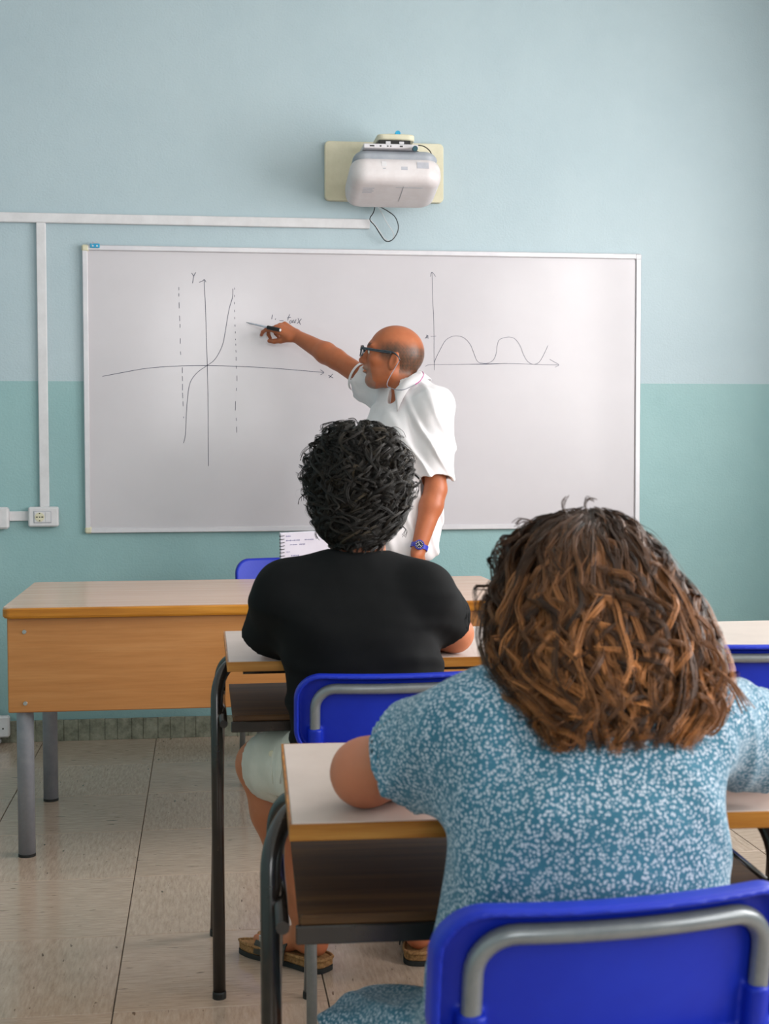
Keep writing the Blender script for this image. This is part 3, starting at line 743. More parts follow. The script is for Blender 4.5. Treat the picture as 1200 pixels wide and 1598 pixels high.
# ------------------------------------------------------------------ people
def frame(f, up=(0, 0, 1)):
    """axes as columns: forward, left, up"""
    f = unit(f); l = unit(np.cross(up, f)); return np.stack([f, l, np.cross(f, l)], 1)
def head_items(c, R, s=1.0, ears=True, nose=1.0):
    """an adult head: x forward, y left, z up, origin in the middle of the skull; metres"""
    T = lambda x, y, z: np.asarray(c)+R@np.array([x, y, z])*s
    e = lambda p, r: ell(T(*p), np.array(r)*s, R)
    it = [(e((-.012, 0, .030), (.099, .077, .086)), .01), (e((-.035, 0, .010), (.078, .074, .075)), .02), (e((.030, 0, -.030), (.060, .062, .082)), .03),
          (cap(T(-.005, .050, -.060), T(.052, .016, -.097), .020*s, .017*s), .03), (cap(T(-.005, -.050, -.060), T(.052, -.016, -.097), .020*s, .017*s), .03),
          (e((.060, 0, -.095), (.026, .026, .022)), .025), (e((.075, 0, .030), (.018, .052, .013)), .02),
          (cap(T(.086, 0, .016), T(.108, 0, -.026), .007*s, .0125*s), .012), (e((.098, .012, -.030), (.012, .009, .008)), .008), (e((.098, -.012, -.030), (.012, .009, .008)), .008),
          (e((.084, 0, -.050), (.016, .028, .017)), .012), (e((.093, 0, -.053), (.010, .024, .0055)), .006), (e((.091, 0, -.065), (.010, .020, .006)), .006),
          (e((.058, .042, -.018), (.025, .020, .018)), .02), (e((.058, -.042, -.018), (.025, .020, .018)), .02)]
    base = U(it, .02)
    soc = [ell(T(.101, y, .008), np.array([.018, .017, .012])*s, R) for y in (-.032, .032)]
    lid = [ell(T(.073, y, .008), np.array([.014, .015, .013])*s, R) for y in (-.032, .032)]
    ear = []
    for sd in (-1, 1):
        Re = R@np.array([[math.cos(.35), sd*math.sin(.35), 0], [-sd*math.sin(.35), math.cos(.35), 0], [0, 0, 1]])
        tl = np.array([[math.cos(.2), 0, -math.sin(.2)], [0, 1, 0], [math.sin(.2), 0, math.cos(.2)]])
        ear.append((ell(T(-.012, sd*.079, -.020), np.array([.019, .0075, .033])*s, Re@tl), ell(T(-.008, sd*.0865, -.017), np.array([.011, .006, .021])*s, Re@tl)))
    mouth = ell(T(.103, 0, -.0592), np.array([.010, .022, .0014])*s, R)
    def f(P):
        d = base(P)
        q = ((P-np.asarray(c, np.float32))**2).sum(1) < (0.17*s)**2
        if q.any():
            Q = P[q]; dq = d[q]
            for g in soc: dq = smax(dq, -g(Q), .014*s)
            for g in lid: dq = smin(dq, g(Q), .004*s)
            dq = smax(dq, -mouth(Q), .004*s)
            if ears:
                for a, b in ear: dq = smin(dq, smax(a(Q), -b(Q), .004*s), .006*s)
            d = d.copy(); d[q] = dq
        return d
    return f, T
def hand_items(w, d, n, side, curls, spread=.10, s=1.0, thumb=(.55, .5, .35), pitch=None):
    """w wrist; d to the fingers; n out of the palm; side +1: thumb on d x n"""
    d = unit(d); n = unit(n-d*(n@d)); t = np.cross(d, n)*side
    it = []; P0 = w+d*.012*s
    kn = []
    for k in range(4):
        off = (.033-.021*k)*s; L = (.092, .096, .090, .080)[k]*s
        kn.append(w+d*L+t*off)
        it.append((cap(P0+t*off*.55, kn[k], .0140*s, .0105*s), .016*s))
    it.append((cap(w+d*.035*s-n*-.004*s+t*.010*s, w+d*.075*s+t*.010*s, .017*s, .012*s), .02*s))
    seg = ((.040, .025, .020), (.045, .028, .021), (.041, .026, .020), (.033, .020, .018)); rr = (.0090, .0092, .0086, .0076)
    tips = []
    for k in range(4):
        a = 0.0; p = kn[k]; dd = unit(d+t*spread*(1.5-k)*.6)
        for j in range(3):
            a += curls[k][j]; v = dd*math.cos(a)+n*math.sin(a); q = p+v*seg[k][j]*s
            it.append((cap(p, q, rr[k]*s*(1-.08*j), rr[k]*s*(1-.08*(j+1))), .004*s)); p = q
        tips.append(p)
    b = w+d*.022*s+t*.022*s+n*.008*s; v = unit(d*thumb[0]+t*thumb[1]+n*thumb[2])
    m = b+v*.042*s; v2 = unit(v+d*.35+n*.15); m2 = m+v2*.032*s; v3 = unit(v2+d*.3-t*.15); m3 = m2+v3*.026*s
    it += [(cap(b, m, .0165*s, .0125*s), .014*s), (cap(m, m2, .0120*s, .0102*s), .006*s), (cap(m2, m3, .0102*s, .0085*s), .005*s)]
    return it, tips+[m3]
def arm_items(sh, el, wr, r=(.052, .044, .040, .043, .027), k=.02):
    m1 = sh+(el-sh)*.45; f1 = el+(wr-el)*.25
    return [(cap(sh, m1, r[0], r[1]), k), (cap(m1, el, r[1], r[2]), k), (cap(el, f1, r[2], r[3]), k), (cap(f1, wr, r[3], r[4]), k)]
def leg_items(hip, kn, an, r=(.088, .060, .054, .056, .036)):
    f1 = kn+(an-kn)*.28
    back = unit(np.cross(np.cross(kn-hip, an-kn), an-kn)+1e-6) if np.linalg.norm(np.cross(kn-hip, an-kn)) > 1e-4 else V3(0, -1, 0)
    return [(cap(hip, kn, r[0], r[1]), .03), (cap(kn, f1, r[2], r[3]), .02), (cap(f1, an, r[3], r[4]), .02)]
def foot_items(an, heel, toe):
    """bare foot on the ground: an ankle joint, heel and toe points on the sole"""
    d = unit([toe[0]-heel[0], toe[1]-heel[1], 0]); l = V3(-d[1], d[0], 0); L = np.linalg.norm((toe-heel)[:2]); z = V3(0, 0, 1)
    it = [(cap(an, heel+d*.045+z*.045, .034, .030), .02), (cap(heel+d*.030+z*.028, heel+d*.05+z*.030, .027, .028), .02),
          (cap(heel+d*.06+z*.045, heel+d*L*.68+z*.022, .032, .021), .025), (cap(heel+d*L*.55+z*.020+l*.018, heel+d*L*.74+z*.018+l*.022, .022, .018), .02),
          (cap(heel+d*L*.55+z*.018-l*.020, heel+d*L*.70+z*.016-l*.026, .020, .016), .02)]
    for k in range(5):
        o = (.030-.0150*k); p = heel+d*L*(.76-.022*k)+l*o+z*.016; it.append((cap(p, p+d*(.042-.005*k), (.0115 if k == 0 else .0085), (.0105 if k == 0 else .0075)), .005))
    return it

def skinmat(name, base, dark, rosy, rough=.5):
    def f(nt, p):
        a = N(nt, 'ShaderNodeAttribute', attribute_name='tone')
        n = noise(nt, coords(nt), 34, 5, .6)
        c = mixc(nt, n, dark, base); c = mixc(nt, 1.0, c, a.outputs['Color'], 'MULTIPLY')
        nt.links.new(c, p.inputs['Base Color']); bump(nt, p, noise(nt, coords(nt), 260, 3), .12, .002)
    return mat(name, base, rough, .35, build=f, sub=.12)
M['skin_t'] = skinmat('tanned_skin', srgb(180, 108, 72), srgb(156, 86, 54), None, .42)
M['skin_m'] = skinmat('olive_skin', srgb(190, 120, 84), srgb(172, 102, 68), None, .5)
M['skin_w'] = skinmat('warm_skin', srgb(190, 118, 86), srgb(174, 104, 74), None, .5)
M['eye'] = mat('eye_white', srgb(226, 220, 214), .15, .5, build=_speck(srgb(224, 218, 212), srgb(232, 227, 222), 80))
M['iris'] = mat('brown_iris', srgb(60, 36, 20), .15, .5, build=_speck(srgb(40, 24, 14), srgb(84, 52, 30), 300))
def cloth(name, a, b, fine=700, sheen=.2, rough=.85, bumpy=.25):
    def f(nt, p):
        nt.links.new(ramp(nt, noise(nt, coords(nt), 16, 5), [(0.3, a), (0.7, b)]), p.inputs['Base Color'])
        m1 = noise(nt, coords(nt), fine, 2); bump(nt, p, m1, bumpy, .0015)
    return mat(name, a, rough, .15, build=f, sheen=sheen)
M['shirt_white'] = cloth('white_cotton', srgb(214, 211, 213), srgb(222, 219, 221), sheen=.1)
M['tshirt_black'] = cloth('black_cotton', srgb(12, 13, 14), srgb(16, 17, 18), sheen=.0)
M['shorts'] = cloth('pale_khaki_cotton', srgb(196, 192, 178), srgb(210, 206, 194))
M['trousers'] = cloth('grey_trouser_cloth', srgb(92, 96, 108), srgb(104, 108, 120))
def _dress(nt, p):
    t = N(nt, 'ShaderNodeTexCoord'); mp = N(nt, 'ShaderNodeMapping'); nt.links.new(t.outputs['Object'], mp.inputs[0])
    nz = N(nt, 'ShaderNodeTexNoise'); nz.inputs['Scale'].default_value = 90; nt.links.new(mp.outputs[0], nz.inputs[0])
    wv = N(nt, 'ShaderNodeVectorMath', operation='MULTIPLY_ADD'); nt.links.new(nz.outputs['Color'], wv.inputs[0]); wv.inputs[1].default_value = (.006,)*3; nt.links.new(mp.outputs[0], wv.inputs[2])
    vo = N(nt, 'ShaderNodeTexVoronoi'); vo.inputs['Scale'].default_value = 235; vo.inputs['Randomness'].default_value = .85
    nt.links.new(wv.outputs[0], vo.inputs['Vector'])
    base = ramp(nt, noise(nt, coords(nt), 12, 3), [(0.3, srgb(48, 100, 122)), (0.7, srgb(62, 116, 138))])
    spot = ramp(nt, vo.outputs['Distance'], [(0.27, (1, 1, 1)), (0.52, (0, 0, 0))])
    nt.links.new(mixc(nt, spot, base, srgb(184, 193, 205)), p.inputs['Base Color'])
    bump(nt, p, noise(nt, coords(nt), 600, 2), .2, .0015)
M['dress'] = mat('floral_cotton', srgb(60, 110, 130), .8, .2, build=_dress, sheen=.15)
def hairmat(name, rough=.46):
    def f(nt, p):
        a = N(nt, 'ShaderNodeAttribute', attribute_name='tone'); nt.links.new(a.outputs['Color'], p.inputs['Base Color'])
        g = N(nt, 'ShaderNodeTexCoord'); n = noise(nt, g.outputs['Object'], 900, 2)
        rr = ramp(nt, n, [(0.3, (rough-.08,)*3), (0.7, (rough+.12,)*3)]); nt.links.new(rr, p.inputs['Roughness'])
    return mat(name, (.02, .015, .01), rough, .28, build=f)
M['hair'] = hairmat('curly_hair'); M['cork'] = mat('cork', srgb(150, 108, 62), .8, build=_speck(srgb(112, 76, 40), srgb(176, 132, 84), 160))
M['strap'] = mat('dark_leather', srgb(58, 54, 46), .6, build=_speck(srgb(48, 44, 38), srgb(70, 66, 56), 40))
M['outsole'] = mat('rubber_sole', srgb(34, 34, 34), .8, build=_speck(srgb(28, 28, 28), srgb(44, 44, 42), 60))
M['glasses'] = mat('dark_teal_frame', srgb(40, 52, 60), .25, .5, build=_speck(srgb(34, 44, 52), srgb(52, 66, 74), 60))
M['lens'] = mat('spectacle_lens', (1, 1, 1), 0.02, .5, build=_glass)
M['watch_blue'] = mat('blue_watch_plastic', srgb(52, 56, 168), .4, build=_speck(srgb(46, 50, 158), srgb(62, 66, 180), 60))
M['watch_dial'] = mat('navy_dial', srgb(24, 30, 60), .25, build=_speck(srgb(20, 26, 54), srgb(32, 38, 70), 60))
M['clear'] = mat('clear_grey_barrel', srgb(186, 192, 204), .15, .6, build=_speck(srgb(176, 182, 196), srgb(200, 204, 214), 60))
M['magenta'] = mat('magenta_cord', srgb(176, 60, 130), .6, build=_speck(srgb(168, 54, 122), srgb(186, 70, 140), 60))
M['grey_cord'] = mat('grey_cord', srgb(128, 130, 140), .6, build=_speck(srgb(120, 122, 132), srgb(138, 140, 150), 60))
ones = lambda V: np.ones((len(V), 3))

def eyes(T, R, s, parent, col='iris'):
    for y in (-.032, .032):
        f = ell(T(.077, y, .008), np.array([.0125]*3)*s); c = T(.077, y, .008)
        o = implicit('eye', f, [(c-.016, c+.016, .003)], M['eye'], parent)
        MB().disc(T(.0885, y, .008), R[:, 0], .0055*s, .0012, 14).build('iris', M[col], o)

def curls(name, parent, rows, Y, depth, nl, ns, length, amp, wl, rad, cols, base_in=.84, seed=1, lift=(.80, 1.02), zbot=None, top_pow=1.0, fly=.05, front=.75, wave=0.0, cbase=(.02, .012, .008), step=.006, spread=.002, gap=.035, drift=.35, ragged=.04, lump=.03):
    """a mass of curls. rows: (v, left u, right u) of the mass; it hangs round an upright core"""
    rng = np.random.RandomState(seed)
    A = np.array([at(r[1], r[0], Y+(r[4] if len(r) > 4 else 0)) for r in rows]); B = np.array([at(r[2], r[0], Y+(r[4] if len(r) > 4 else 0)) for r in rows])
    zs = A[:, 2][::-1]; cx = ((A[:, 0]+B[:, 0])/2)[::-1]; hw = ((B[:, 0]-A[:, 0])/2)[::-1]
    dp = np.array([r[3] if len(r) > 3 else depth for r in rows])[::-1]; yc = np.array([Y+(r[4] if len(r) > 4 else 0) for r in rows])[::-1]
    ztop, zb = zs[-1], zs[0]
    zd = np.linspace(zs[0], zs[-1], 300)
    def sm_(v, g=9):
        w = np.interp(zd, zs, v); k = np.hanning(g+2)[1:-1]; k /= k.sum(); return np.convolve(np.r_[[w[0]]*(g//2), w, [w[-1]]*(g//2)], k, 'valid')
    cx, hw, dp, yc = sm_(cx, 21), sm_(hw, 5), sm_(dp, 21), sm_(yc, 21); zs = zd
    sl = np.r_[0, np.cumsum(np.hypot(np.diff(zs[::-1]), np.diff(hw[::-1])))]; zl = zs[::-1]; SL = sl[-1]
    fx = lambda z: np.interp(z, zs, cx); fa = lambda z: np.interp(z, zs, hw); fb = lambda z: np.interp(z, zs, dp)*np.interp(z, zs, hw); fy = lambda z: np.interp(z, zs, yc)
    def core(P):
        z = P[:, 2]; a = fa(z)*base_in+1e-3; b = fb(z)*base_in+1e-3
        k = np.sqrt(((P[:, 0]-fx(z))/a)**2+((P[:, 1]-fy(z))/b)**2)
        d = (k-1)*np.minimum(a, b); d = smax(d, np.maximum((zb+gap)-z, z-(ztop-.012)), .03)
        return (d+.004*wob(P, 70, seed)).astype(np.float32)
    lo = V3(cx.min()-hw.max(), Y-.35, zb-.01); hi = V3(cx.max()+hw.max(), Y+.35, ztop+.01)
    hb = implicit(name, core, [(lo, hi, .006)], M['hair'], parent, lambda V: np.tile(np.array(cbase), (len(V), 1)))
    Vs, Fs, Cs = [], [], []; n0 = 0; tri = np.arange(3)*2*PI/3
    for q in range(nl):
        ph = rng.uniform(0, 2*PI)
        if math.sin(ph) > 0 and rng.rand() < .45: ph = -ph      # more locks on the side that is seen
        s0 = SL*.97*rng.rand()**top_pow; Ln = rng.uniform(*length)
        send = min(s0+Ln, SL+rng.uniform(-ragged, .018))
        if send-s0 < .03: continue
        m = max(6, int((send-s0)/step)+3)
        rho = rng.uniform(*lift)*(1+lump*(math.sin(3*ph+seed+9*s0/SL)+math.sin(5*ph-13*s0/SL+1)+math.sin(8*ph+21*s0/SL))); flyaway = rng.rand() < fly
        if flyaway: rho += rng.uniform(.03, .11)
        am = amp*rng.uniform(.6, 1.4); w = wl*rng.uniform(.7, 1.4); p0 = rng.uniform(0, 2*PI); hand = rng.choice([-1, 1])
        t = np.linspace(0, 1, m); sa = s0+(send-s0)*t; z = np.interp(sa, sl, zl)-np.maximum(sa-SL, 0)
        phd = ph+wave*np.sin(t*2*PI*rng.uniform(.5, 1.3)+rng.uniform(0, 6))*t+rng.uniform(-drift, drift)*t
        rr = rho*(1-.10*(1-t)**2*rng.rand())
        zc = np.clip(z, zb, ztop-.0005)
        grow = np.clip(t*1.3+.12, 0, 1)*(1+.2*t**3)
        th = p0+hand*2*PI*(sa-s0)/w*(1+.3*np.sin(t*5+p0))
        a_, b_ = fa(zc), fb(zc)
        X = fx(zc)+a_*rr*np.cos(phd); Yy = fy(zc)+b_*rr*np.sin(phd); Zz = z.copy()
        on = np.stack([np.cos(phd), np.sin(phd), 0*t], 1); tn = np.stack([-np.sin(phd), np.cos(phd), 0*t], 1)
        P = np.stack([X, Yy, Zz], 1)+on*(am*grow*np.cos(th)*.8)[:, None]+tn*(am*grow*np.sin(th))[:, None]
        P[:, 2] += am*.6*np.sin(th*1.0+1)*grow; bright = rng.uniform(.45, 1.9)
        cl = cols(rng, t, P)
        k_ = 1 if flyaway else ns
        for s_ in range(k_):
            off = rng.normal(0, 1, 3)*spread; off2 = off*.5+rng.normal(0, 1, 3)*spread*.6
            Q = P+off*(1-t)[:, None]+off2*t[:, None]*1.2+np.stack([np.sin(t*9+s_), np.cos(t*8+s_), 0*t], 1)*rad*1.2
            T_ = np.gradient(Q, axis=0); T_ /= np.linalg.norm(T_, axis=1)[:, None]+1e-9
            U1 = np.cross(T_, on+.01); U1 /= np.linalg.norm(U1, axis=1)[:, None]+1e-9; U2 = np.cross(T_, U1)
            r = rad*(.75 if not flyaway else .35)*rng.uniform(.7, 1.3)*np.clip(1.15-t**3*.95, .1, 1)
            U2 = U2*np.sign((U2*on).sum(1))[:, None]
            ring = Q[:, None, :]+r[:, None, None]*np.stack([-1.5*U1-.4*U2, U2, 1.5*U1-.4*U2], 1)
            Vs.append(ring.reshape(-1, 3)); i = np.arange(m-1)[:, None]*3; k3 = np.arange(2)[None]
            Fs.append((np.stack([i+k3, i+k3+1, i+4+k3, i+3+k3], -1).reshape(-1, 4))+n0); n0 += m*3
            Cs.append(np.repeat(cl*bright*rng.uniform(.8, 1.2), 3, 0))
    V = np.concatenate(Vs); Q = np.concatenate(Fs); me = bpy.data.meshes.new(name+'_curls')
    me.vertices.add(len(V)); me.vertices.foreach_set('co', V.astype(np.float32).ravel())
    me.loops.add(len(Q)*4); me.loops.foreach_set('vertex_index', Q.astype(np.int32).ravel())
    me.polygons.add(len(Q)); me.polygons.foreach_set('loop_start', np.arange(len(Q), dtype=np.int32)*4)
    me.polygons.foreach_set('use_smooth', np.ones(len(Q), bool)); me.update(calc_edges=True)
    me.materials.append(M['hair']); a = me.attributes.new('tone', 'FLOAT_COLOR', 'POINT')
    a.data.foreach_set('color', np.c_[np.concatenate(Cs), np.ones(len(V))].astype(np.float32).ravel())
    o = link('curls', me, hb); o['kind'] = 'stuff'
    return hb

# ================= the teacher at the board
tp = empty('person', (.80, -.60, 0), 0, 'bald teacher in glasses and white short sleeved shirt writing on the whiteboard', 'person')
shR, shL = at(602, 612, -.44), at(676, 640, -.74)
elR, wrR = at(524, 560, -.28), at(463, 525, -.135)
elL, wrL = at(680, 764, -.81), at(652, 862, -.865)
neckb = at(640, 612, -.62); pel = at(612, 822, -.66)
lf = unit([(shL-shR)[0], (shL-shR)[1], 0]); fd = unit(np.cross(lf, [0, 0, 1]))
hc = at(612, 557, -.58); Rh = frame((-.95, .18, .13)); s_h = 1.06
hf, Th = head_items(hc, Rh, s_h)
mid = (shR+shL)/2
rows_t = [(V3(pel[0], pel[1], pel[2]-.10), .105, .150), (pel, .115, .160), (pel*.6+mid*.4+fd*.015, .118, .150), (pel*.3+mid*.7+fd*.01, .115, .158), (V3(mid[0], mid[1], mid[2]-.02), .090, .150), (V3(mid[0], mid[1], mid[2]+.045), .055, .085)]
torso_t = loft(rows_t, fd, lf)
hipR, hipL = pel+V3(0, 0, -.06)-lf*.085, pel+V3(0, 0, -.06)+lf*.085
hipR[2] = hipL[2] = pel[2]-.05
knR, knL = V3(hipR[0]-.03, hipR[1]+.02, .50), V3(hipL[0]+.01, hipL[1]+.01, .50)
anR, anL = V3(knR[0]+.02, knR[1]+.02, .09), V3(knL[0]+.03, knL[1]+.0, .09)
ftd = unit([fd[0]*.8-.2, fd[1]*.3+.3, 0])
dR = unit(at(418, 500, -.085)-wrR); 
hR, tipR = hand_items(wrR, dR, V3(-.15, .75, -.62), 1, [(.45, .55, .35), (.75, .95, .5), (.9, 1.1, .6), (1.0, 1.2, .6)], .06, 1.0, (.75, .25, .60))
dL = unit(V3(-.05, .06, -1.0)); hL, tipL = hand_items(wrL, dL, V3(-.75, .5, 0), 1, [(.25, .4, .3)]*4, .08, 1.0, (.8, .35, .3))
body_t = U([torso_t, (hf, .02), (cap(neckb-V3(0, 0, .01), hc+Rh@V3(-.030, 0, -.070), .055, .056), .035)]+arm_items(shR, elR, wrR)+arm_items(shL, elL, wrL)+hR+hL
           + leg_items(hipR, knR, anR)+leg_items(hipL, knL, anL)+[(cap(anR, anR+ftd*.16-V3(0, 0, .045), .036, .03), .02), (cap(anL, anL+ftd*.16-V3(0, 0, .045), .036, .03), .02)], .03)
def tone_t(V):
    q = (V-hc)@Rh/s_h; x, y, z = q[:, 0], q[:, 1], q[:, 2]; C = np.ones((len(V), 3))
    inh = (np.linalg.norm(V-hc, axis=1) < .17)
    nz = wob(V, 90, 3)*.5+wob(V, 210, 5)*.5
    # shaved fringe of hair round the back and sides
    edge_top = np.where(x < -.02, .045+.25*(x+.08)*0+.0, .048-.10*(x+.02)); edge_bot = np.where(x < -.035, -.060, -.015+.0*(x))
    up = 1/(1+np.exp((z-edge_top-.006*nz)/.006)); dn = 1/(1+np.exp(-(z-edge_bot-.006*nz)/.006)); fr = 1/(1+np.exp((x-.042-.006*nz)/.006))
    ear_ = (np.abs(y) > .079) & (x > -.035) & (x < .012) & (z < .014)
    m = up*dn*fr*inh*np.where(ear_, 0, 1)*np.clip(.86+.14*wob(V, 420, 8), 0, 1)
    C = C*(1-m[:, None])+np.array([.13, .30, .50])*m[:, None]
    # greying beard on the chin and lip
    bd = inh*(x > .045)*(1/(1+np.exp((z+.042-.004*nz)/.004)))*(np.abs(y) < .042)*((np.abs(z+.058) > .008)|(np.abs(y) > .022))*np.clip(.7+.4*nz, 0, 1)
    C = C*(1-bd[:, None])+np.array([.62, 1.35, 2.6])*bd[:, None]
    br = inh*(x > .06)*(np.abs(z-.033) < .006)*(np.abs(y) > .014)*(np.abs(y) < .050); C = C*(1-.75*br[:, None])
    return C
lo, hi = bounds([pel, shR, shL, elR, elL, wrR, wrL, hc, V3(anR[0], anR[1], .0), V3(anL[0], anL[1], .0)], .17); lo[2] = -.005
hd = (wrR+dR*.07); bt = implicit('body', body_t, [(lo, hi, .007), (hc-.155, hc+.155, .0028), (hd-V3(.13, .09, .10), hd+V3(.13, .09, .10), .0026), (wrL+dL*.08-.10, wrL+dL*.08+.10, .004)], M['skin_t'], tp, tone_t)
eyes(Th, Rh, s_h, tp)
# shirt
aR = unit(elR-shR); aL = unit(elL-shL)
hemR, hemL = shR+aR*.105, shL+aL*.262
shirt_rows = [(r[0], r[1]+.028+(.012 if i < 3 else 0), r[2]+.016+(.010 if i < 3 else 0)) for i, r in enumerate(rows_t)]
shirt_rows[-1] = (shirt_rows[-1][0]+V3(0, 0, .005), .070, .090); shirt_rows[0] = (shirt_rows[0][0]-V3(0, 0, .02), .150, .178)
s_torso = U([loft(shirt_rows, fd, lf), (cap(neckb-V3(0, 0, .005), shL+V3(0, 0, .02), .060, .055), .05), (cap(neckb-V3(0, 0, .005), shR+V3(0, 0, .02), .060, .055), .05)])
slR = cap(shR-aR*.02, hemR+aR*.10, .076, .080); slL = cap(shL-aL*.01, hemL+aL*.10, .072, .060)
def shirt_t(P):
    a = np.maximum(slR(P), (P-hemR.astype(np.float32))@aR.astype(np.float32)); b = np.maximum(slL(P), (P-hemL.astype(np.float32))@aL.astype(np.float32))
    d = smin(smin(s_torso(P), a, .045), b, .035)
    # folds: drag lines running from the shoulder and down the trunk
    x = (P-mid.astype(np.float32)); al = x@np.array(fd, np.float32); sd = x@np.array(lf, np.float32); zz = x[:, 2]
    fold = np.sin(al*52+sd*30+zz*17+2.4*wob(P, 9, 2))*.5+.5
    low_ = np.clip((-zz-.02)/.2, 0, 1)
    sl_ = np.sin(zz*38-al*70+sd*22+2.8*wob(P, 11, 12))*.5+.5
    d = d-(.0120*fold**3+.0085*sl_**4+.004*wob(P, 32, 4)+.006*wob(P, 14, 8))*(.55+.45*low_)
    for base, hem, ax_, r0, r1 in ((shR, hemR, aR, .070, .074), (shL, hemL, aL, .060, .054)):
        d = smax(d, -cap(hem-ax_*.05, hem+ax_*.10, r0, r1)(P), .003)
    d = smax(d, -cap(neckb-V3(0, 0, -.015), hc+Rh@V3(-.030, 0, -.060), .052, .062)(P), .004)
    nk = ell(neckb+fd*.066-V3(0, 0, .01), (.034, .034, .06))
    d = smax(d, -nk(P), .006)
    return d.astype(np.float32)
lo, hi = bounds([pel-V3(0, 0, .12), shR, shL, hemR, hemL, neckb], .17)
st = implicit('shirt', shirt_t, [(lo, hi, .0042)], M['shirt_white'], tp)
# collar: two leaves folded over round the neck
def collar(parent, c, axis, fwd_, r, h, drop, m, tip=.045, op=.55):
    ax_ = unit(axis); f_ = unit(fwd_-ax_*(fwd_@ax_)); l_ = np.cross(ax_, f_)
    for sd in (-1, 1):
        th = np.linspace(PI, op, 22)*sd; V = []
        for k, a in enumerate(th):
            t = k/21.0; dirv = f_*math.cos(a)*1.05+l_*math.sin(a)*.95
            sag = -.052*(t**1.6)
            p1 = c+dirv*r+ax_*(h+sag); p0 = c+dirv*(r+.001)+ax_*(-.012+sag); ex = tip*max(0, (t-.72)/.28)**1.3
            p2 = c+dirv*(r+.026+.012*t)+ax_*(h+sag-drop-ex)-f_*(-.010*t)
            p1b = c+dirv*(r+.006)+ax_*(h+sag-.001)
            V += [p0, p1, p1b, p2, p2-dirv*.003, p1-dirv*.003-ax_*.002, p0-dirv*.003]
        n = 7; F = []
        for k in range(21):
            for j in range(n):
                q = (k*n+j, k*n+(j+1) % n, (k+1)*n+(j+1) % n, (k+1)*n+j); F.append(q if sd > 0 else q[::-1])
        F += [tuple(range(n)), tuple(range(21*n, 22*n))]
        mb = MB(); mb.add(V, F); mb.build('collar', m, parent, True)
nax = unit(hc+Rh@V3(-.03, 0, -.07)-neckb)
collar(st, neckb+nax*.034+fd*.006, unit(nax+V3(0, 0, .5)), unit(fd+V3(-.3, 0, -.1)), .079, .030, .048, M['shirt_white'])
# loose hem ring of the lifted sleeve, and button
def ring_on(axis_p, axis_d, r, w, tilt, m, name, parent, th=.0018):
    a = unit(axis_d+tilt); u_ = unit(np.cross(a, [0, 0, 1])); v_ = np.cross(a, u_); n = 40; V = []
    for k in range(n):
        t = 2*PI*k/n; d_ = u_*math.cos(t)+v_*math.sin(t)
        for rr_, ww in ((r, -w/2), (r+th, -w/2), (r+th, w/2), (r, w/2)): V.append(axis_p+d_*rr_+a*ww)
    F = [(k*4+j, k*4+(j+1) % 4, ((k+1) % n)*4+(j+1) % 4, ((k+1) % n)*4+j) for k in range(n) for j in range(4)]
    mb = MB(); mb.add(V, F); return mb.build(name, m, parent, False)
cuffc = shR+aR*.150-V3(0, 0, .010)
ring_on(cuffc, aR, .060, .010, V3(0, 0, -.10), M['shirt_white'], 'sleeve_hem', st)
q = [at(548, 590, -.40), at(566, 598, -.41), at(552, 614, -.39)]
mb = MB(); nrm = V3(0, .003, 0); mb.add([q[0], q[1], q[2], q[0]+nrm, q[1]+nrm, q[2]+nrm], [(0, 1, 2), (3, 5, 4), (0, 3, 4, 1), (1, 4, 5, 2), (2, 5, 3, 0)]); mb.build('sleeve_flap', M['shirt_white'], st)
b_ = at(598, 636, -.74); 
MB().disc(neckb+fd*.118-V3(0, 0, .085)-lf*.01, fd+V3(0, 0, .3), .0055, .002, 14).build('button', M['cream_plastic'], st)
# trousers and shoes
def trous(P):
    d = U([loft([(V3(pel[0], pel[1], pel[2]-.16), .118, .165), (V3(pel[0], pel[1], pel[2]-.02), .122, .165), (V3(pel[0], pel[1], pel[2]+.08), .118, .158)], fd, lf),
           (cap(hipR, knR, .108, .082), .03), (cap(knR, anR, .082, .066), .03), (cap(hipL, knL, .108, .082), .03), (cap(knL, anL, .082, .066), .03)], .03)(P)
    d = d-.004*wob(P, 22, 6); return np.maximum(d, np.maximum(.06-P[:, 2], P[:, 2]-(pel[2]-.13))).astype(np.float32)
lo, hi = bounds([pel, V3(anR[0], anR[1], 0), V3(anL[0], anL[1], 0)], .19); implicit('trousers', trous, [(lo, hi, .009)], M['trousers'], tp)
for a_ in (anR, anL):
    g = V3(a_[0], a_[1], 0)
    f = U([(cap(g-ftd*.03+V3(0, 0, .05), g+ftd*.06+V3(0, 0, .045), .042, .040), .02), (cap(g+ftd*.06+V3(0, 0, .035), g+ftd*.18+V3(0, 0, .03), .042, .034), .02)])
    ff = lambda P, f=f: np.maximum(f(P), .004-P[:, 2])
    implicit('shoe', ff, [(g-V3(.26, .26, .02), g+V3(.26, .26, .13), .006)], M['strap'], tp)
# glasses and their cord
gl = empty('glasses', tuple(Th(.10, 0, .008))); gl.parent = tp; gl.matrix_parent_inverse = wm(tp).inverted()

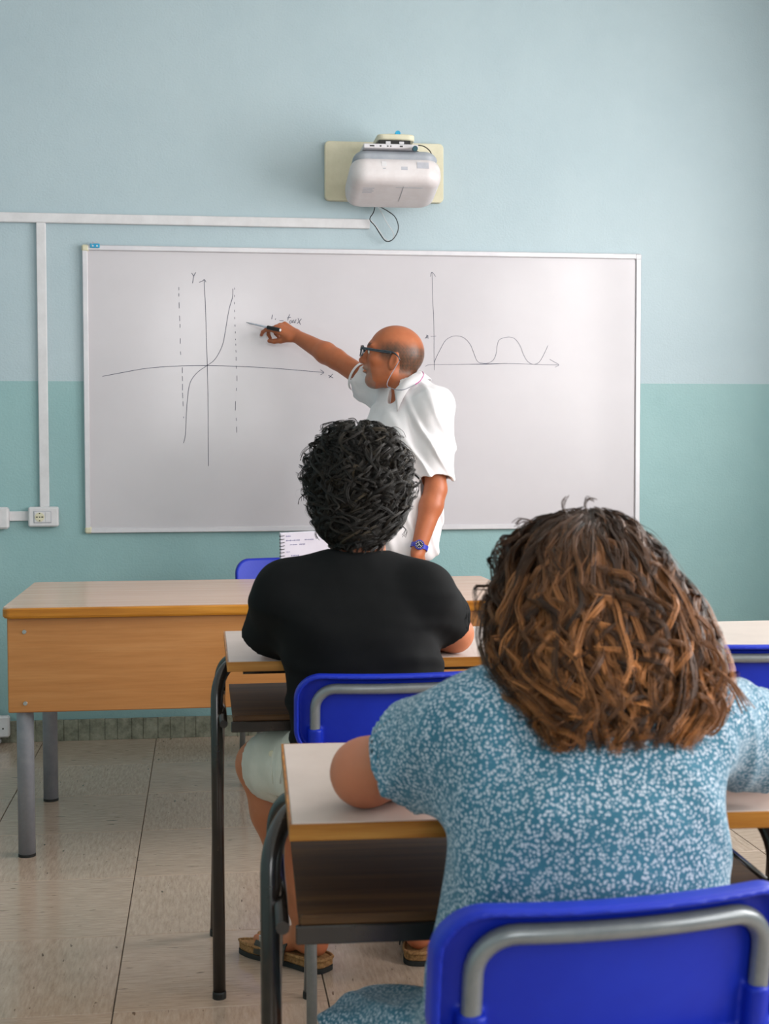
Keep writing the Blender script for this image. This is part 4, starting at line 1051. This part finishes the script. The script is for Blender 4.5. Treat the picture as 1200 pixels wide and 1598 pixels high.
def hp(x, y, z): return Th(x, y, z)
for sd in (-1, 1):
    oc = [hp(.116-.10*abs(y_*.0)-.012*max(0, abs(sd*.036+y_)-.03)/.03, sd*.036+y_, .006+z_) for y_, z_ in rrect(.052, .036, .012, 4)]
    MB().tube(oc, .0026, 8, 1, closed=True).build('rim', M['glasses'], gl)
    mb = MB(); mb.add(oc+[p-Rh[:, 0]*.0015 for p in oc], [tuple(range(len(oc))), tuple(range(len(oc), 2*len(oc)))[::-1]]); mb.build('lens', M['lens'], gl)
    tb = MB(); P_ = [hp(.113, sd*.066, .012), hp(.098, sd*.0745, .013), hp(.05, sd*.079, .011), hp(.0, sd*.0845, .010), hp(-.022, sd*.0865, .000), hp(-.034, sd*.084, -.016)]
    tb.tube([p+Rh[:, 2]*.0028 for p in P_], .0028, 8); tb.tube([p-Rh[:, 2]*.0022 for p in P_[:4]], .0028, 8)
    tb.build('temple_arm', M['glasses'], gl, True)
MB().tube([hp(.117, -.012, .010), hp(.119, 0, .014), hp(.117, .012, .010)], .0024, 8).build('bridge', M['glasses'], gl)
cdp = [hp(-.032, .084, -.016), at(604, 598, -.69), at(614, 607, -.72), at(630, 608, -.745), at(648, 600, -.735)]
MB().tube(cdp, .0015, 8).build('cord', M['grey_cord'], gl)
MB().tube([at(648, 600, -.735), at(656, 594, -.725), at(661, 585, -.70), at(659, 580, -.66)], .0018, 8).build('cord_end', M['magenta'], gl)
# wrist watch
wt = empty('wristwatch', tuple(wrL)); wt.parent = tp; wt.matrix_parent_inverse = wm(tp).inverted()
wa = unit(wrL-elL); wc = wrL-wa*.022
ring_on(wc, wa, .0305, .017, V3(0, 0, 0), M['watch_blue'], 'strap', wt, .0025)
wn = unit(V3(-.25, -.92, -.1)-wa*(V3(-.25, -.92, -.1)@wa)); dc = wc+wn*.031
MB().disc(dc, wn, .0185, .009, 28).build('watch_case', M['watch_blue'], wt)
dd_ = MB().disc(dc+wn*.0088, wn, .0150, .0010, 28).build('dial', M['watch_dial'], wt)
wu = unit(np.cross(wn, wa)); mk = MB()
Rw = np.stack([wu, wn, wa], 1)
for k in range(12):
    a = k*PI/6; p = dc+wn*.0103+(wu*math.cos(a)+wa*math.sin(a))*.0118
    rot = np.stack([wu*math.cos(a)+wa*math.sin(a), wn, -wu*math.sin(a)+wa*math.cos(a)], 1); mk.box((-.002, -.0003, -.0007), (.002, .0003, .0007), R=rot, o=p)
for a, L in ((2.2, .008), (.5, .011), (4.1, .010)):
    rot = np.stack([wu*math.cos(a)+wa*math.sin(a), wn, -wu*math.sin(a)+wa*math.cos(a)], 1); mk.box((-.001, -.0003, -.0008), (L, .0003, .0008), R=rot, o=dc+wn*.0106)
tag(mk.build('dial_markings', M['white_plastic'], wt), kind='stuff')
bk = wc-wn*.033; MB().box((-.010, -.002, -.009), (.010, .003, .009), R=Rw, o=wc+wu*.020-wn*.024, bev=.001).build('buckle', M['watch_dial'], wt)
# marker in the hand
mk_t = empty('marker_pen', tuple(at(412, 508, -.10)), 0, 'slim clear barrelled marker with black cap in the teacher raised hand', 'pen')
a0, a1, a2, a3 = at(384, 503, -.040), at(390, 504.5, -.050), at(418, 511, -.120), at(437, 515, -.165)
MB().tube([a0, a1], [.0012, .0030], 10, 1).build('tip', M['proj_grey'], mk_t)
MB().tube([a1, a2], [.0036, .0044], 12, 1).build('barrel', M['clear'], mk_t)
MB().tube([a2, a3], [.0085, .0085], 14, 1).build('cap', M['black'], mk_t)
MB().disc(a3, a3-a2, .0060, .002, 14).build('cap_end', M['white_plastic'], mk_t)

# ================= the pupil in the black T-shirt
mp_ = empty('person', (.33, -2.95, 0), 0, 'seated person with short dark curly hair in a black t-shirt and pale shorts', 'person')
pelm = at(588, 0, -2.97); pelm = V3(at(588, 1180, -2.97)[0], -2.97, .53)
nbm = at(566, 862, -2.99); shLm, shRm = at(443, 930, -2.96), at(664, 930, -3.0)
elLm, elRm = V3(at(424, 1000, -2.82)[0], -2.84, .808), V3(at(708, 1000, -2.84)[0], -2.85, .806)
wrLm, wrRm = V3(elLm[0]+.065, -2.60, .800), V3(elRm[0]-.11, -2.63, .800)
hcm = at(560, 765, -2.92); Rm = frame((.05, .95, -.25)); hfm, Tm = head_items(hcm, Rm, .98)
lfm = unit([(shLm-shRm)[0], (shLm-shRm)[1], 0]); fdm = V3(.05, 1, 0)
mdm = (shLm+shRm)/2
rows_m = [(V3(pelm[0], pelm[1], .47), .105, .165), (pelm, .115, .170), (V3(pelm[0]-.018, pelm[1]-.01, .68), .105, .152), (V3(mdm[0]+.005, -2.99, .84), .112, .152), (V3(mdm[0], -2.99, mdm[2]-.01), .092, .165), (V3(mdm[0], -2.985, mdm[2]+.055), .055, .09)]
trapL, trapR = V3(mdm[0]-.035, -3.0, mdm[2]+.060), V3(mdm[0]+.035, -3.0, mdm[2]+.060)
hipLm, hipRm = V3(pelm[0]-.085, pelm[1]+.02, .53), V3(pelm[0]+.085, pelm[1]+.02, .53)
knLm = at(408, 1192, -2.66); knRm = V3(hipRm[0]+.05, -2.56, .545)
heL, toL = V3(.278, -2.742, .030), V3(.140, -2.600, .030); heR, toR = V3(.497, -2.735, .030), V3(.545, -2.500, .030)
anLm = heL+unit(toL-heL)*.045+V3(0, 0, .055); anRm = heR+unit(toR-heR)*.045+V3(0, 0, .055)
hLm, tLm = hand_items(wrLm, V3(.25, .9, .05), V3(.5, -.1, -.6), 1, [(.4, .6, .4)]*4, .05)
hRm, tRm = hand_items(wrRm, V3(-.5, .8, .0), V3(-.2, -.1, -.9), -1, [(.3, .5, .3)]*4, .05)
body_m = U([loft(rows_m, fdm, lfm), (hfm, .02), (cap(nbm-V3(.012, -.02, .05), hcm+Rm@V3(-.03, 0, -.06), .064, .054), .045)]+arm_items(shLm, elLm, wrLm)+arm_items(shRm, elRm, wrRm)+hLm+hRm
           + leg_items(hipLm, knLm, anLm)+leg_items(hipRm, knRm, anRm)+foot_items(anLm, heL, toL)+foot_items(anRm, heR, toR), .03)
lo, hi = bounds([hcm, shLm, shRm, knLm, knRm, toL, toR, elLm, elRm, wrLm+V3(0, .1, 0)], .15); lo[2] = 0
def tone_m(V):
    C = np.ones((len(V), 3)); 
    for h_ in (heL, heR):
        d = np.linalg.norm(V-(h_+V3(0, 0, .03)), axis=1); m = np.clip(1-d/.075, 0, 1)[:, None]; C = C*(1-m*.5)+np.array([1.0, .72, .68])*m*.5
    return C
implicit('body', body_m, [(lo, hi, .0065), (heL*.5+toL*.5+V3(0, 0, .05)-V3(.16, .15, .09), heL*.5+toL*.5+V3(0, 0, .05)+V3(.16, .15, .09), .0035)], M['skin_m'], mp_, tone_m)
eyes(Tm, Rm, .98, mp_)
def soft_sleeve(P, sh, el, frac, r0, r1, hol=.006):
    ax_ = unit(el-sh); L = np.linalg.norm(el-sh); hem = sh+ax_*L*frac
    return np.maximum(cap(sh-ax_*.01, hem+ax_*.08, r0, r1+(r1-r0)*.2)(P), (P-hem.astype(np.float32))@ax_.astype(np.float32)), (hem, ax_)
rows_s = [(r[0], r[1]+.020, r[2]+.016) for r in rows_m]; rows_s[0] = (rows_s[0][0]-V3(0, 0, .0), .128, .186); rows_s[1] = (rows_s[1][0], .135, .186)
rows_s[-1] = (rows_s[-1][0]+V3(0, 0, .022), .064, .090)
t_m = U([loft(rows_s, fdm, lfm), (cap(trapL, shLm+V3(.01, 0, .008), .044, .052), .05), (cap(trapR, shRm+V3(-.01, 0, .008), .044, .052), .05)])
def tshirt(P):
    a, (ha, aa) = soft_sleeve(P, shLm, elLm, .92, .067, .070); b, (hb_, ab) = soft_sleeve(P, shRm, elRm, .66, .067, .064)
    d = smin(smin(t_m(P), a, .05), b, .035)
    z = P[:, 2]; low_ = np.clip((1.0-z)/.3, 0, 1)
    fold = (np.sin(z*75+9*(P[:, 0]-mdm[0])+2.2*wob(P, 10, 3))*.5+.5)**3
    d = d-(.0060*fold*low_*np.clip(np.abs(P[:, 0]-mdm[0])/.12, .25, 1)+.004*wob(P, 15, 1)+.002*wob(P, 34, 9))
    d = smax(d, -cap(ha-aa*.03, ha+aa*.10, .060, .060)(P), .003); d = smax(d, -cap(hb_-ab*.03, hb_+ab*.10, .056, .056)(P), .003)
    d = smax(d, -cap(nbm+V3(-.01, .02, .012), hcm+Rm@V3(-.03, 0, -.05), .064, .085)(P), .005)
    return np.maximum(d, .475-z).astype(np.float32)
lo, hi = bounds([pelm, shLm, shRm, elLm, elRm, nbm], .20); ts = implicit('tshirt', tshirt, [(lo, hi, .0055)], M['tshirt_black'], mp_)
rg = nbm+V3(0, -.002, .010)
def short_f(P):
    a = cap(hipLm, hipLm+(knLm-hipLm)*1.10, .100, .076); b = cap(hipRm, hipRm+(knRm-hipRm)*1.10, .104, .086)
    aL_ = unit(knLm-hipLm); aR_ = unit(knRm-hipRm); eL = (hipLm+(knLm-hipLm)*.86).astype(np.float32); eR = (hipRm+(knRm-hipRm)*.88).astype(np.float32)
    # the hem of the left leg sits slanting over the knee
    da = np.maximum(a(P), (P-eL)@aL_.astype(np.float32)); db = np.maximum(b(P), (P-eR)@aR_.astype(np.float32))
    d = smin(smin(da, db, .03), loft([(V3(pelm[0], pelm[1], .455), .12, .178), (V3(pelm[0], pelm[1], .64), .125, .172)], fdm, lfm)(P), .03)
    fold = (np.sin((P@aL_.astype(np.float32))*60+2.5*wob(P, 12, 5))*.5+.5)**3
    d = d-.0055*fold-.004*wob(P, 24, 7)
    d = smax(d, -cap(eL-aL_*.03, eL+aL_*.08, .069, .069)(P), .004); d = smax(d, -cap(eR-aR_*.03, eR+aR_*.08, .076, .076)(P), .004)
    return np.maximum(d, .445-P[:, 2]+.0*d-np.where(P[:, 1] > pelm[1]+.16, .2, 0)).astype(np.float32)
lo, hi = bounds([pelm, knLm, knRm], .2); sh_ = implicit('shorts', short_f, [(lo, hi, .0055)], M['shorts'], mp_)
# side seam strip with its button on the left leg of the shorts
def hit(fn, u, v, t0, t1):
    d = _fw+_r2*(u-600)/F-_u2*(v-799)/F; t = np.linspace(t0, t1, 1500); P = (np.array(CAM)+d*t[:, None]).astype(np.float32)
    D = fn(P); i = np.argmax(D < 0); return P[i].astype(float), unit(d)
for pl_ in (((430, 1166), (424, 1190), (426, 1220), (436, 1254)), ((452, 1172), (441, 1196), (437, 1222), (444, 1256))):
    pts_ = [hit(short_f, u_, v_, 2.2, 4.2)[0] for u_, v_ in pl_]; MB().tube(pts_, .0016, 6).build('seam', M['shorts'], sh_)
bp, bd_ = hit(short_f, 424, 1176, 2.2, 4.2); MB().disc(bp+bd_*.002, -bd_, .0075, .005, 14).build('button', M['cream_plastic'], sh_)
aLm = unit(knLm-hipLm); cm_ = (hipLm+knLm)/2
def sole(parent, heel, toe, nm):
    d = unit([toe[0]-heel[0], toe[1]-heel[1], 0]); l = V3(-d[1], d[0], 0); L = np.linalg.norm((toe-heel)[:2])+.020
    o = [(0, .0), (.004, .022), (.03, .036), (.10, .036), (.16, .046), (.215, .050), (.255, .036), (L+.012, .008), (L+.012, -.010), (.25, -.036), (.20, -.050), (.14, -.042), (.08, -.034), (.03, -.034), (.004, -.022)]
    base = heel*V3(1, 1, 0)-d*.006
    n = len(o); O = np.array(o); sm = []
    for i in range(n):
        p0, p1, p2, p3 = O[i-1], O[i], O[(i+1) % n], O[(i+2) % n]
        for k in range(5):
            t = k/5; sm.append(0.5*((2*p1)+(-p0+p2)*t+(2*p0-5*p1+4*p2-p3)*t*t+(-p0+3*p1-3*p2+p3)*t**3))
    sc_ = (L+.012)/.262 if L > 0 else 1
    mp = lambda v: base+np.outer(v[:, 0]*1.0, d)+np.outer(v[:, 1], l)+np.outer(v[:, 2], [0, 0, 1])
    root = empty('sandal', tuple(base)); root.parent = parent; root.matrix_parent_inverse = wm(parent).inverted()
    
    MB().prism(sm, .0005, .012, mp).build('outsole', M['outsole'], root)
    MB().prism([(a, b*.97) for a, b in sm], .012, .031, mp, inset=.003).build('footbed', M['cork'], root)
    # raised rim of the footbed
    MB().tube([mp(np.array([[a, b*.95, .031]]))[0] for a, b in sm[::2]], .0042, 8, 1, closed=True).build('footbed_rim', M['cork'], root)
    for c0 in (.115, .175):
        V = []; n_ = 17
        for k in range(n_):
            a = PI*k/(n_-1); hw_ = .047; hh = .066-.12*(c0-.11)
            for (dx, rr_) in ((-.018, 0), (.018, 0), (.018, .0035), (-.018, .0035)):
                V.append(base+d*(c0+dx)+l*math.cos(a)*(hw_+rr_)+V3(0, 0, .016+math.sin(a)**.75*(hh-.016+rr_)))
        F = [(k*4+j, k*4+(j+1) % 4, (k+1)*4+(j+1) % 4, (k+1)*4+j) for k in range(n_-1) for j in range(4)]+[(3, 2, 1, 0), tuple((n_-1)*4+j for j in range(4))]
        mb = MB(); mb.add(V, F); g = mb.build('strap', M['strap'], root)
        q = base+d*c0+l*.040+V3(0, 0, .052); MB().box((-.008, -.002, -.008), (.008, .002, .008), R=np.stack([d, l, V3(0, 0, 1)], 1), o=q, bev=.001).build('buckle', M['screw'], g)
sole(mp_, heL, toL, 1); sole(mp_, heR, toR, 1)
MROWS = [(657, 550, 570, .98, 0), (660, 532, 590, .98, 0), (668, 516, 606, .98, 0), (682, 501, 618, .98, 0), (700, 489, 629, 1.0, 0), (722, 480, 637, 1.0, 0), (750, 473, 643, 1.0, -.005), (780, 478, 639, 1.0, -.015), (802, 487, 631, .98, -.03), (822, 496, 622, .94, -.045), (838, 508, 606, .90, -.06), (852, 522, 592, .85, -.072)]
def mcol(rng, t, P):
    b = np.array([.0075, .0058, .0042])*rng.uniform(.5, 1.6); b = b[None]*np.ones((len(t), 1)); g = rng.rand() < .10
    return b+(np.array([.030, .022, .012])[None]*t[:, None] if g else 0)
hair_m = curls('hair', mp_, MROWS, -2.925, 1.0, 800, 9, (.06, .15), .0125, .048, .00060, mcol, base_in=.86, seed=3, lift=(.86, 1.04), top_pow=.8, fly=.09, wave=.30, cbase=(.005, .004, .0032), step=.0042, spread=.0017, gap=.012, drift=.3, ragged=.02)

# ================= the pupil in the floral dress
wp = empty('person', (.28, -4.4, 0), 0, 'seated person with long wavy brown hair in a teal floral dress', 'person')
YW = -4.40
pelw = V3(at(925, 1400, YW)[0], YW, .55)
shLw, shRw = at(752, 1142, -4.36), at(1082, 1122, -4.33)
nbw = at(925, 1050, -4.33); hcw = at(910, 958, -4.195); Rw_ = frame((-.10, .85, -.60)); hfw, Tw = head_items(hcw, Rw_, .87)
elLw, elRw = at(570, 1243, -4.17), at(1222, 1226, -4.12); elLw[2] = max(elLw[2], .806); elRw[2] = max(elRw[2], .806)
wrLw, wrRw = V3(elLw[0]+.16, -4.02, .795), V3(elRw[0]-.20, -3.98, .795)
lfw = unit([(shLw-shRw)[0], (shLw-shRw)[1], 0]); fdw = V3(-.03, 1, 0); mdw = (shLw+shRw)/2
rows_w = [(V3(pelw[0], pelw[1]+.01, .47), .115, .170), (V3(pelw[0], pelw[1]+.01, .56), .125, .170), (V3(pelw[0]-.005, YW+.0, .70), .115, .145), (V3(pelw[0]-.005, YW+.01, .82), .115, .142), (V3(mdw[0], -4.37, mdw[2]-.0), .095, .148), (V3(mdw[0], -4.35, mdw[2]+.055), .055, .09)]
hipLw, hipRw = V3(pelw[0]-.09, YW+.03, .51), V3(pelw[0]+.09, YW+.03, .53)
knLw = V3(at(580, 1640, -4.12)[0], -4.10, .415); knRw = V3(hipRw[0]+.03, -3.98, .50)
anLw, anRw = V3(knLw[0]+.03, -4.12, .09), V3(knRw[0], -4.02, .09)
hLw, _ = hand_items(wrLw, V3(.9, .4, -.05), V3(.1, -.1, -1), -1, [(.2, .4, .3)]*4, .05, .92)
hRw, _ = hand_items(wrRw, V3(-.85, .5, -.05), V3(-.1, -.1, -1), 1, [(.3, .5, .3)]*4, .05, .92)
body_w = U([loft(rows_w, fdw, lfw), (hfw, .02), (cap(nbw-V3(0, 0, .03), hcw+Rw_@V3(-.03, 0, -.06), .056, .050), .04)]
           + arm_items(shLw, elLw, wrLw, (.046, .044, .041, .038, .024))+arm_items(shRw, elRw, wrRw, (.046, .044, .041, .038, .024))+hLw+hRw
           + leg_items(hipLw-V3(0, 0, .03), knLw, anLw, (.072, .052, .050, .050, .034))+leg_items(hipRw, knRw, anRw, (.078, .058, .052, .052, .034))+foot_items(anLw, anLw*V3(1, 1, 0)+V3(0, -.04, .012), anLw*V3(1, 1, 0)+V3(-.02, .19, .012))
           + foot_items(anRw, anRw*V3(1, 1, 0)+V3(0, -.04, .012), anRw*V3(1, 1, 0)+V3(.02, .19, .012)), .03)
lo, hi = bounds([hcw, shLw, shRw, elLw, elRw, knLw, knRw, V3(pelw[0], -3.80, .0), wrLw, wrRw], .13); lo[2] = 0
implicit('body', body_w, [(lo, hi, .0065)], M['skin_w'], wp, ones)
eyes(Tw, Rw_, .87, wp)
rows_d = [(V3(pelw[0], pelw[1]+.01, .452), .150, .200), (V3(pelw[0], pelw[1]+.01, .57), .145, .190), (V3(pelw[0]-.008, YW+.0, .66), .128, .166), (V3(pelw[0]-.010, YW-.005, .74), .124, .156), (V3(pelw[0]-.010, YW+.0, .83), .122, .154), (V3(mdw[0], -4.37, mdw[2]-.0), .108, .160), (V3(mdw[0], -4.35, mdw[2]+.062), .062, .085)]
t_w = U([loft(rows_d, fdw, lfw), (cap(mdw+V3(-.03, -.0, .045), shLw+V3(.01, 0, .0), .045, .050), .05), (cap(mdw+V3(.03, 0, .045), shRw+V3(-.01, 0, 0), .045, .050), .05)])
def dress(P):
    a, (ha, aa) = soft_sleeve(P, shLw, elLw, .60, .064, .070); b, (hb_, ab) = soft_sleeve(P, shRw, elRw, .60, .064, .070)
    d = smin(smin(t_w(P), a, .06), b, .045)
    skl = cap(hipLw-V3(0, 0, .03), knLw, .100, .074); skr = cap(hipRw, knRw, .100, .078)
    aL_ = unit(knLw-hipLw); aR_ = unit(knRw-hipRw); eL = (hipLw+(knLw-hipLw)*.86).astype(np.float32); eR = (hipRw+(knRw-hipRw)*.86).astype(np.float32)
    lap = cap((hipLw+hipRw)/2-V3(0, 0, .02), (eL+eR)/2-V3(0, 0, .03), .09, .04)
    s_ = smin(smin(skl(P), skr(P), .06), lap(P), .08); s_ = np.maximum(s_, np.minimum((P-eL)@aL_.astype(np.float32), (P-eR)@aR_.astype(np.float32)))
    s_ = s_-.006*(np.sin(P[:, 0]*70+30*P[:, 1]+2*wob(P, 9, 2))*.5+.5)**2
    d = smin(d, s_, .03)
    z = P[:, 2]; fold = (np.sin(z*44+10*(P[:, 0]-pelw[0])**2*30+2.6*wob(P, 8, 3))*.5+.5)**3
    d = d-(.004*fold+.004*wob(P, 13, 1)+.0012*wob(P, 40, 9))
    d = smax(d, -cap(ha-aa*.035, ha+aa*.10, .058, .062)(P), .003); d = smax(d, -cap(hb_-ab*.035, hb_+ab*.10, .056, .060)(P), .003)
    d = smax(d, -cap(eL-aL_*.04, eL+aL_*.10, .058, .062)(P), .004)
    d = smax(d, -cap(nbw+V3(0, .01, .0), hcw+Rw_@V3(-.03, 0, -.05), .064, .085)(P), .006)
    return np.maximum(d, .450-z).astype(np.float32)
lo, hi = bounds([pelw, shLw, shRw, elLw, elRw, knLw, knRw, nbw], .16); ds = implicit('dress', dress, [(lo, hi, .0055)], M['dress'], wp)
WROWS = [(797, 915, 921, 1.05, .05), (800, 895, 945, 1.05, .05), (806, 866, 968, 1.05, .045), (818, 834, 988, 1.05, .04), (835, 808, 1006, 1.02, .03), (855, 790, 1022, 1.0, .015), (900, 775, 1050, .90, -.01), (950, 764, 1082, .80, -.045), (1000, 760, 1104, .62, -.09),
         (1040, 768, 1120, .45, -.14), (1085, 797, 1127, .32, -.185), (1120, 832, 1120, .25, -.212), (1156, 856, 1090, .22, -.238)]
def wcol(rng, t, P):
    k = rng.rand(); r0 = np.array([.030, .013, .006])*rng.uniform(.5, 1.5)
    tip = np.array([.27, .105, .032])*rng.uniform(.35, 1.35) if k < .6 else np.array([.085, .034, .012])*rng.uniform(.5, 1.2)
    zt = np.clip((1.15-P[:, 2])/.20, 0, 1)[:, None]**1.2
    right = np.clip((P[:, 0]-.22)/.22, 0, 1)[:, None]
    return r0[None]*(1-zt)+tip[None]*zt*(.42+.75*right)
hair_w = curls('hair', wp, WROWS, -4.23, .8, 800, 12, (.20, .55), .0105, .078, .00055, wcol, base_in=.86, seed=11, lift=(.86, 1.04), top_pow=1.1, fly=.09, wave=.07, cbase=(.010, .005, .003), step=.0085, spread=.0022, gap=.06, drift=.10, ragged=.13)

def strays(parent, lists, Y, rad, col, n=4, sp=.003, seed=2):
    rng = np.random.RandomState(seed); mb = MB(); cnt = 0
    for pl_ in lists:
        for k in range(n):
            o_ = rng.normal(0, sp, 3); mb.tube([at(u, v, Y)+o_*(.3+j/len(pl_))+rng.normal(0, .0006, 3) for j, (u, v) in enumerate(pl_)], rad, 4, 5)
    o = mb.build('stray_locks', M['hair'], parent, True); o['kind'] = 'stuff'
    a = o.data.attributes.new('tone', 'FLOAT_COLOR', 'POINT'); nv = len(o.data.vertices); a.data.foreach_set('color', np.tile(np.r_[np.array(col), 1.0], nv).astype(np.float32))
strays(hair_w, [[(790, 890), (772, 905), (756, 928), (748, 945), (752, 962), (764, 968)], [(782, 925), (768, 932), (764, 945), (772, 956)], [(812, 832), (796, 842), (782, 846), (778, 855), (786, 860)], [(830, 815), (812, 813), (802, 822)],
    [(888, 806), (880, 795), (879, 782), (884, 775)], [(918, 800), (914, 786), (920, 776), (930, 778)], [(770, 975), (752, 1000), (750, 1018), (760, 1035)], [(812, 1060), (796, 1085), (804, 1105), (820, 1108)]], -4.26, .00045, (.05, .022, .010), 6)
strays(hair_w, [[(1085, 960), (1106, 985), (1112, 1010), (1124, 1030)], [(1096, 1000), (1118, 1018), (1128, 1040), (1120, 1062), (1112, 1078)], [(1100, 1050), (1122, 1076), (1132, 1100), (1124, 1128), (1108, 1142), (1096, 1136)],
    [(1110, 1040), (1135, 1062), (1150, 1084), (1158, 1102)], [(1090, 1085), (1112, 1100), (1116, 1124), (1100, 1138)], [(1050, 1120), (1062, 1138), (1050, 1152), (1034, 1150)], [(900, 1140), (896, 1160), (882, 1168), (868, 1162)]], -4.475, .0006, (.22, .085, .028), 12, .004, 5)
strays(hair_m, [[(500, 690), (486, 694), (474, 704), (470, 714)], [(486, 728), (472, 734), (465, 744), (470, 752)], [(484, 770), (470, 776), (468, 786)], [(600, 672), (612, 668), (622, 676), (624, 686)], [(632, 700), (644, 706), (648, 718)], [(642, 752), (652, 760), (650, 772)],
    [(560, 664), (552, 655), (542, 656)], [(520, 676), (508, 670), (500, 676)], [(500, 824), (492, 832), (496, 840)], [(624, 818), (634, 826), (630, 836)]], -2.95, .0005, (.010, .008, .006))

# ================= notebook stood up on the desk
nb_ = empty('notebook', tuple(at(466, 870, -2.44)), 0, 'open spiral notebook with handwriting standing up beyond the black t-shirt', 'notebook')
A_ = at(438, 832.5, -2.46); B_ = at(505, 829, -2.44); xd = unit(B_-A_); up_ = unit(V3(.09, -.06, 1)-xd*(V3(.09, -.06, 1)@xd)); nd = np.cross(xd, up_)
Rn = np.stack([xd, up_, nd], 1)
hN = (A_[2]-.7625)/up_[2]; 
def nbx(n, x0, x1, y0, y1, z0, z1, m, p=nb_): return MB().box((x0, y0, z0), (x1, y1, z1), R=Rn, o=A_).build(n, m, p)
nbx('cover', -.001, .172, -hN, .001, -.010, -.008, M['mid_grey'])
nbx('page_block', .0, .170, -hN+.001, 0, -.008, -.001, M['paper']); pgn = nbx('page', .0, .170, -hN+.001, 0, -.0005, .0, M['paper'])
k = .006
while k < hN-.01:
    c = A_+xd*.004-up_*k; MB().tube([c+xd*.005+nd*.001, c+xd*.001+nd*.004, c-xd*.006+nd*.001-up_*.001, c-xd*.006-nd*.006-up_*.0015, c-nd*.010], .0009, 6, 3).build('ring', M['black'], nb_); k += .0085
nl = MB(); rg_ = np.random.RandomState(4)
for ly, x0, x1 in ((.008, .014, .026), (.019, .014, .050), (.019, .062, .085), (.030, .024, .042), (.030, .048, .062), (.048, .014, .024), (.058, .026, .046), (.070, .014, .070), (.082, .020, .090), (.096, .014, .060)):
    x = x0
    while x < x1:
        h_ = rg_.uniform(.0015, .0035); w_ = rg_.uniform(.0012, .0025); nl.box((x, -ly-h_/2, .0001), (x+w_, -ly+h_/2, .0004), R=Rn, o=A_); x += w_+rg_.uniform(.0008, .002)
tag(nl.build('pen_writing', M['blue_ink'], pgn), kind='stuff')
